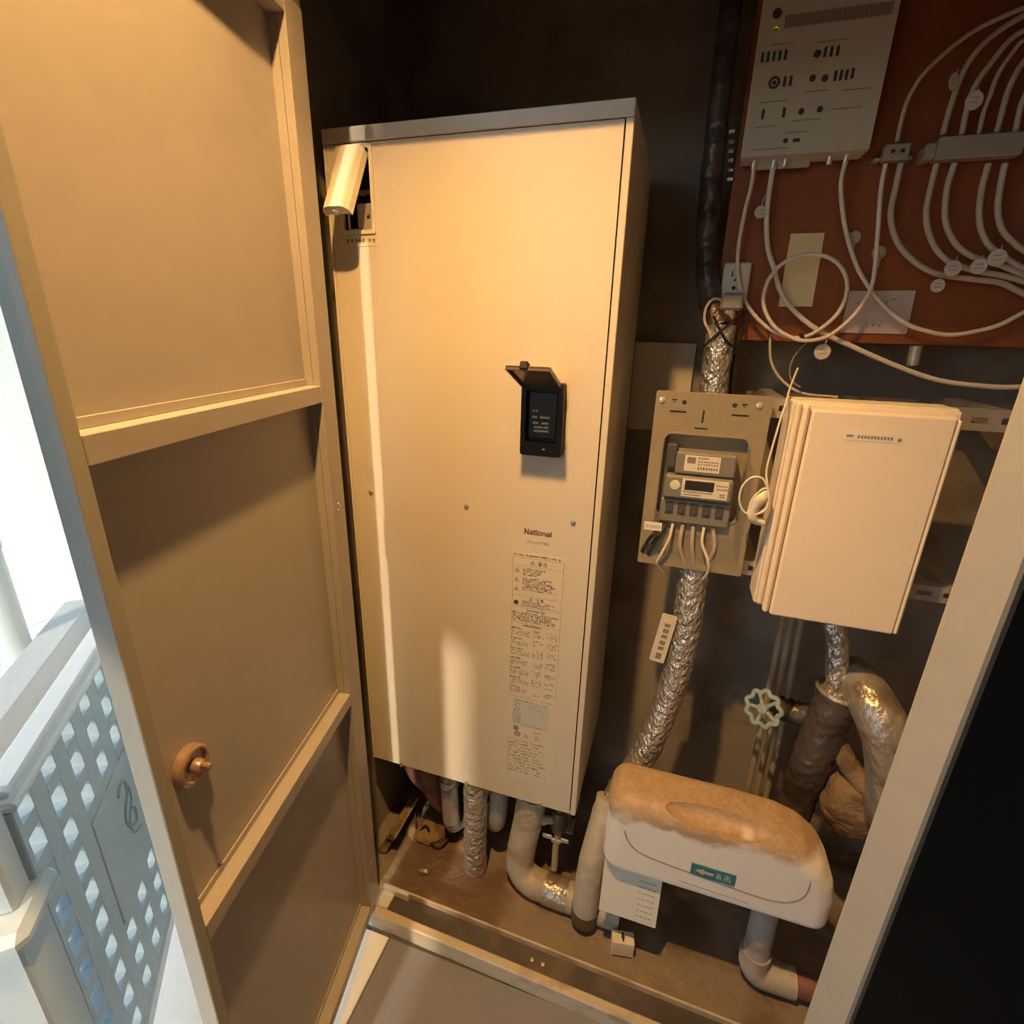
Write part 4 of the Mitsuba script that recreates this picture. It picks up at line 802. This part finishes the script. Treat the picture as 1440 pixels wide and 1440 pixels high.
WR = [([(-0.004, 1.212, 1.195), (-0.022, 1.205, 1.165), (-0.036, 1.21, 1.135), (-0.040, 1.225, 1.11), (-0.02, 1.24, 1.095)], .0045, 'print', 'dark wire bowing out at the left below the meter'),
      ([(0.006, 1.212, 1.195), (-0.010, 1.205, 1.16), (-0.024, 1.212, 1.125), (-0.022, 1.23, 1.10), (0.01, 1.25, 1.085)], .0045, 'print', 'second dark wire below the meter, inside the bowed one'),
      ([(0.022, 1.210, 1.20), (0.018, 1.200, 1.165), (0.006, 1.203, 1.125), (-0.002, 1.215, 1.09), (0.02, 1.24, 1.06)], .0035, 'white_cable', 'straight white wire below the left half of the meter'),
      ([(0.092, 1.210, 1.20), (0.092, 1.198, 1.165), (0.108, 1.196, 1.13), (0.116, 1.205, 1.095), (0.110, 1.23, 1.06)], .0035, 'white_cable', 'curved white wire below the right half of the meter'),
      ([(0.045, 1.215, 1.20), (0.044, 1.21, 1.15), (0.060, 1.222, 1.10), (0.078, 1.245, 1.05)], .005, 'grey_cable', 'grey wire below the meter running to the foil pipe, left one'),
      ([(0.068, 1.215, 1.20), (0.072, 1.212, 1.15), (0.082, 1.225, 1.10), (0.088, 1.25, 1.05)], .005, 'grey_cable', 'grey wire below the meter running to the foil pipe, middle one'),
      ([(0.112, 1.218, 1.20), (0.122, 1.215, 1.15), (0.112, 1.228, 1.10), (0.098, 1.25, 1.05)], .005, 'grey_cable', 'grey wire below the meter running to the foil pipe, right one')]
for P3, r, mt, lab in WR: pipe('meter_wire', lab, P3, r, mt, 10, category='wire', group='wires below the electricity meter')

# ================================================================== BREAKER BOX
bb = thing('breaker_box', 'large beige breaker box on the right of the electricity meter', 'breaker box')
obj('base', cat(box(0.221, 0.505, 1.185, 1.266, 1.040, 1.503, 0.003), box(0.224, 0.502, 1.166, 1.185, 1.046, 1.500, 0.003)), 'breaker', bb, 30)
obj('hinge_rib', cat(box(0.2225, 0.234, 1.156, 1.170, 1.052, 1.501, 0.004), box(0.2365, 0.249, 1.150, 1.170, 1.036, 1.498, 0.005)), 'breaker', bb, 30)
obj('lid', cat(box(0.252, 0.492, 1.150, 1.168, 1.033, 1.490, 0.004)), 'breaker', bb, 30, label='flat front lid')
obj('edge_rib', box(0.4925, 0.501, 1.154, 1.168, 1.033, 1.486, 0.003), 'breaker', bb, 30)
obj('label', box(0.315, 0.414, 1.1490, 1.1502, 1.4365, 1.453), 'white_label', bb)
obj('label_print', cat(box(.319, .331, 1.1484, 1.1491, 1.443, 1.447), *[box(.338 + .0055 * i, .3415 + .0055 * i, 1.1484, 1.1491, 1.4415, 1.4475) for i in range(11)], prism(Point(.408, 1.443).buffer(.0035), .0006, (0, 1.1490, 0))), 'print_soft', bb)
# knotted white cord hanging beside the box
k_ = thing('string_loop', 'thin white cord with a loop hanging between meter and breaker box', 'cord')
cp_ = lambda L: [(x, y, z) for x, y, z in L]
obj('strand', tube([(0.238, 1.30, 1.56), (0.222, 1.25, 1.525), (0.206, 1.175, 1.495), (0.198, 1.155, 1.46), (0.192, 1.15, 1.40), (0.190, 1.148, 1.36), (0.196, 1.146, 1.335), (0.202, 1.146, 1.31), (0.203, 1.146, 1.285), (0.190, 1.146, 1.268), (0.175, 1.146, 1.262), (0.158, 1.146, 1.272), (0.148, 1.146, 1.295), (0.150, 1.146, 1.325), (0.165, 1.146, 1.345), (0.185, 1.146, 1.345), (0.198, 1.145, 1.325)], 0.0022, 8, 0.006), 'ivory', k_, 40)
obj('strand', tube([(0.175, 1.146, 1.262), (0.172, 1.145, 1.29), (0.182, 1.144, 1.315), (0.197, 1.144, 1.325), (0.205, 1.144, 1.30), (0.200, 1.145, 1.275), (0.176, 1.146, 1.262)], 0.0020, 8, 0.006), 'ivory', k_, 40)
obj('knot', tube([(0.200, 1.155, 1.318), (0.186, 1.150, 1.296), (0.178, 1.152, 1.268), (0.186, 1.156, 1.250), (0.205, 1.16, 1.246)], [0.010, 0.014, 0.010, 0.011, 0.008], 12, 0.005, 0.003, 4), 'ivory', k_, 40)

# ================================================================== OUTSIDE: gate, kerb, downpipe
GO, GS, GA = np.array([-0.964, 0.446, 0.0]), np.array([-0.632, 0.775, 0]), np.array([-0.775, -0.632, 0])
gt = thing('lattice_gate', 'grey metal gate with a square lattice and a blank centre panel', 'gate')
def gp(nm, m_, mt='gate', smooth=False, parent=gt, **kw): return obj(nm, xf(m_, GO, GS, GA), mt, parent, smooth, **kw)
S0, S1 = -0.155, 0.62
gp('top_rail', cat(box(S0, S1, 0.0, 0.040, 0.951, 0.967, 0.004)), 'gate_light', 30, label='pale top rail')
gp('middle_rail', box(S0, S1, -0.004, 0.034, 0.926, 0.942, 0.004), 'gate_light', 30)
gp('bottom_rail', box(S0, S1, 0.0, 0.036, 0.105, 0.150, 0.005), 'gate_light', 30)
gp('stile', box(S0, -0.1408, 0.002, 0.034, 0.15, 0.926, 0.002), 'gate', 30)
gp('stile', box(S1 - 0.045, S1, 0.0, 0.036, 0.15, 0.926, 0.004), 'gate', 30)
rows = [0.777 + 0.078 * 2 - 0.078 * i for i in range(0, 11)]     # upper edge of each row of openings
cols = [-0.1405 + 0.0845 * i for i in range(0, 9)]              # left edge of each column
def blank(s, z): return 0.026 - 0.03 < s < 0.26 and 0.415 < z < 0.70
for i, s in enumerate(cols):
    a, b = s + 0.0415, s + 0.0845
    if i == 8: continue
    inside = 0.03 < a and b < 0.27
    if inside:
        gp('lattice_bar', box(a, b, 0.004, 0.030, 0.150, 0.410, 0.001)); gp('lattice_bar', box(a, b, 0.004, 0.030, 0.695, 0.926, 0.001))
    else:
        gp('lattice_bar', box(a, b, 0.004, 0.030, 0.150, 0.926, 0.001))
for i, z in enumerate(rows):
    za, zb = z + 0.001, z + 0.030
    if i == 0: za, zb = z + 0.001, 0.926
    for s0_, s1_ in ([(-0.1408, 0.031), (0.268, S1 - 0.045)] if 0.43 < z < 0.68 else [(-0.1408, S1 - 0.045)]):
        # horizontal members sit between the uprights
        segs, cur = [], s0_
        for s in cols:
            a, b = s + 0.0415, s + 0.0845
            if b <= s0_ or a >= s1_: continue
            if a > cur: segs.append(box(cur, a, 0.004, 0.030, za, zb))
            cur = max(cur, b)
        if s1_ > cur: segs.append(box(cur, s1_, 0.004, 0.030, za, zb))
        if segs: gp('cross_bar', cat(*segs), 'gate')
pn = gp('centre_panel', box(0.0295, 0.2695, 0.002, 0.030, 0.410, 0.695, 0.001), 'gate', label='plain panel with a swirl emblem')
sw = [(0.145, 0.640), (0.165, 0.655), (0.190, 0.645), (0.190, 0.615), (0.165, 0.595), (0.150, 0.570), (0.165, 0.535), (0.195, 0.520), (0.205, 0.545), (0.190, 0.565)]
gp('emblem', cat(tube([(s, 0.002, z) for s, z in sw], 0.004, 6, 0.008), tube([(s + 0.012, 0.002, z - 0.03) for s, z in sw[2:8]], 0.0035, 6, 0.008)), 'gate_mark', 30, parent=pn)
ps = thing('gate_post', 'blue grey gate post with a thick cap in the lower left corner', 'gate post')
def pp(nm, m_, mt='gate', smooth=30, **kw): return obj(nm, xf(m_, GO, GS, GA), mt, ps, smooth, **kw)
pp('shaft', box(-0.240, -0.156, 0.0, 0.075, 0.006, 0.760, 0.004))
pp('cap', box(-0.252, -0.128, -0.016, 0.090, 0.758, 0.792, 0.012), 'gate', 30)
pp('upright', box(-0.205, -0.157, 0.008, 0.044, 0.790, 0.985, 0.005))
pp('latch', cat(rod((-0.240, 0.03, 0.56), (-0.262, 0.03, 0.56), 0.010, 14), tube([(-0.258, 0.03, 0.56), (-0.262, 0.026, 0.53), (-0.262, 0.02, 0.49)], 0.008, 12)), 'gate_light', 40)
# kerb parallel to the gate, downpipe and floor outlet beyond it
KO = np.array([-2.72, 1.385, 0.0])
struct('trim_2', 'white topped kerb beyond the gate', xf(box(-1.6, 0.50, 0.0, 0.14, 0.0, 0.135, 0.008), KO, GS, GA), 'kerb', 30)
dp = thing('downpipe', 'white round rainwater pipe beyond the gate', 'pipe')
obj('pipe', rod((-2.955, 1.34, 0.02), (-2.955, 1.34, 4.4), 0.055, 28), 'spout', dp, 40)
obj('collar', tube([(-2.955, 1.34, 0.62), (-2.955, 1.34, 0.66)], 0.061, 28), 'spout', dp, 40)
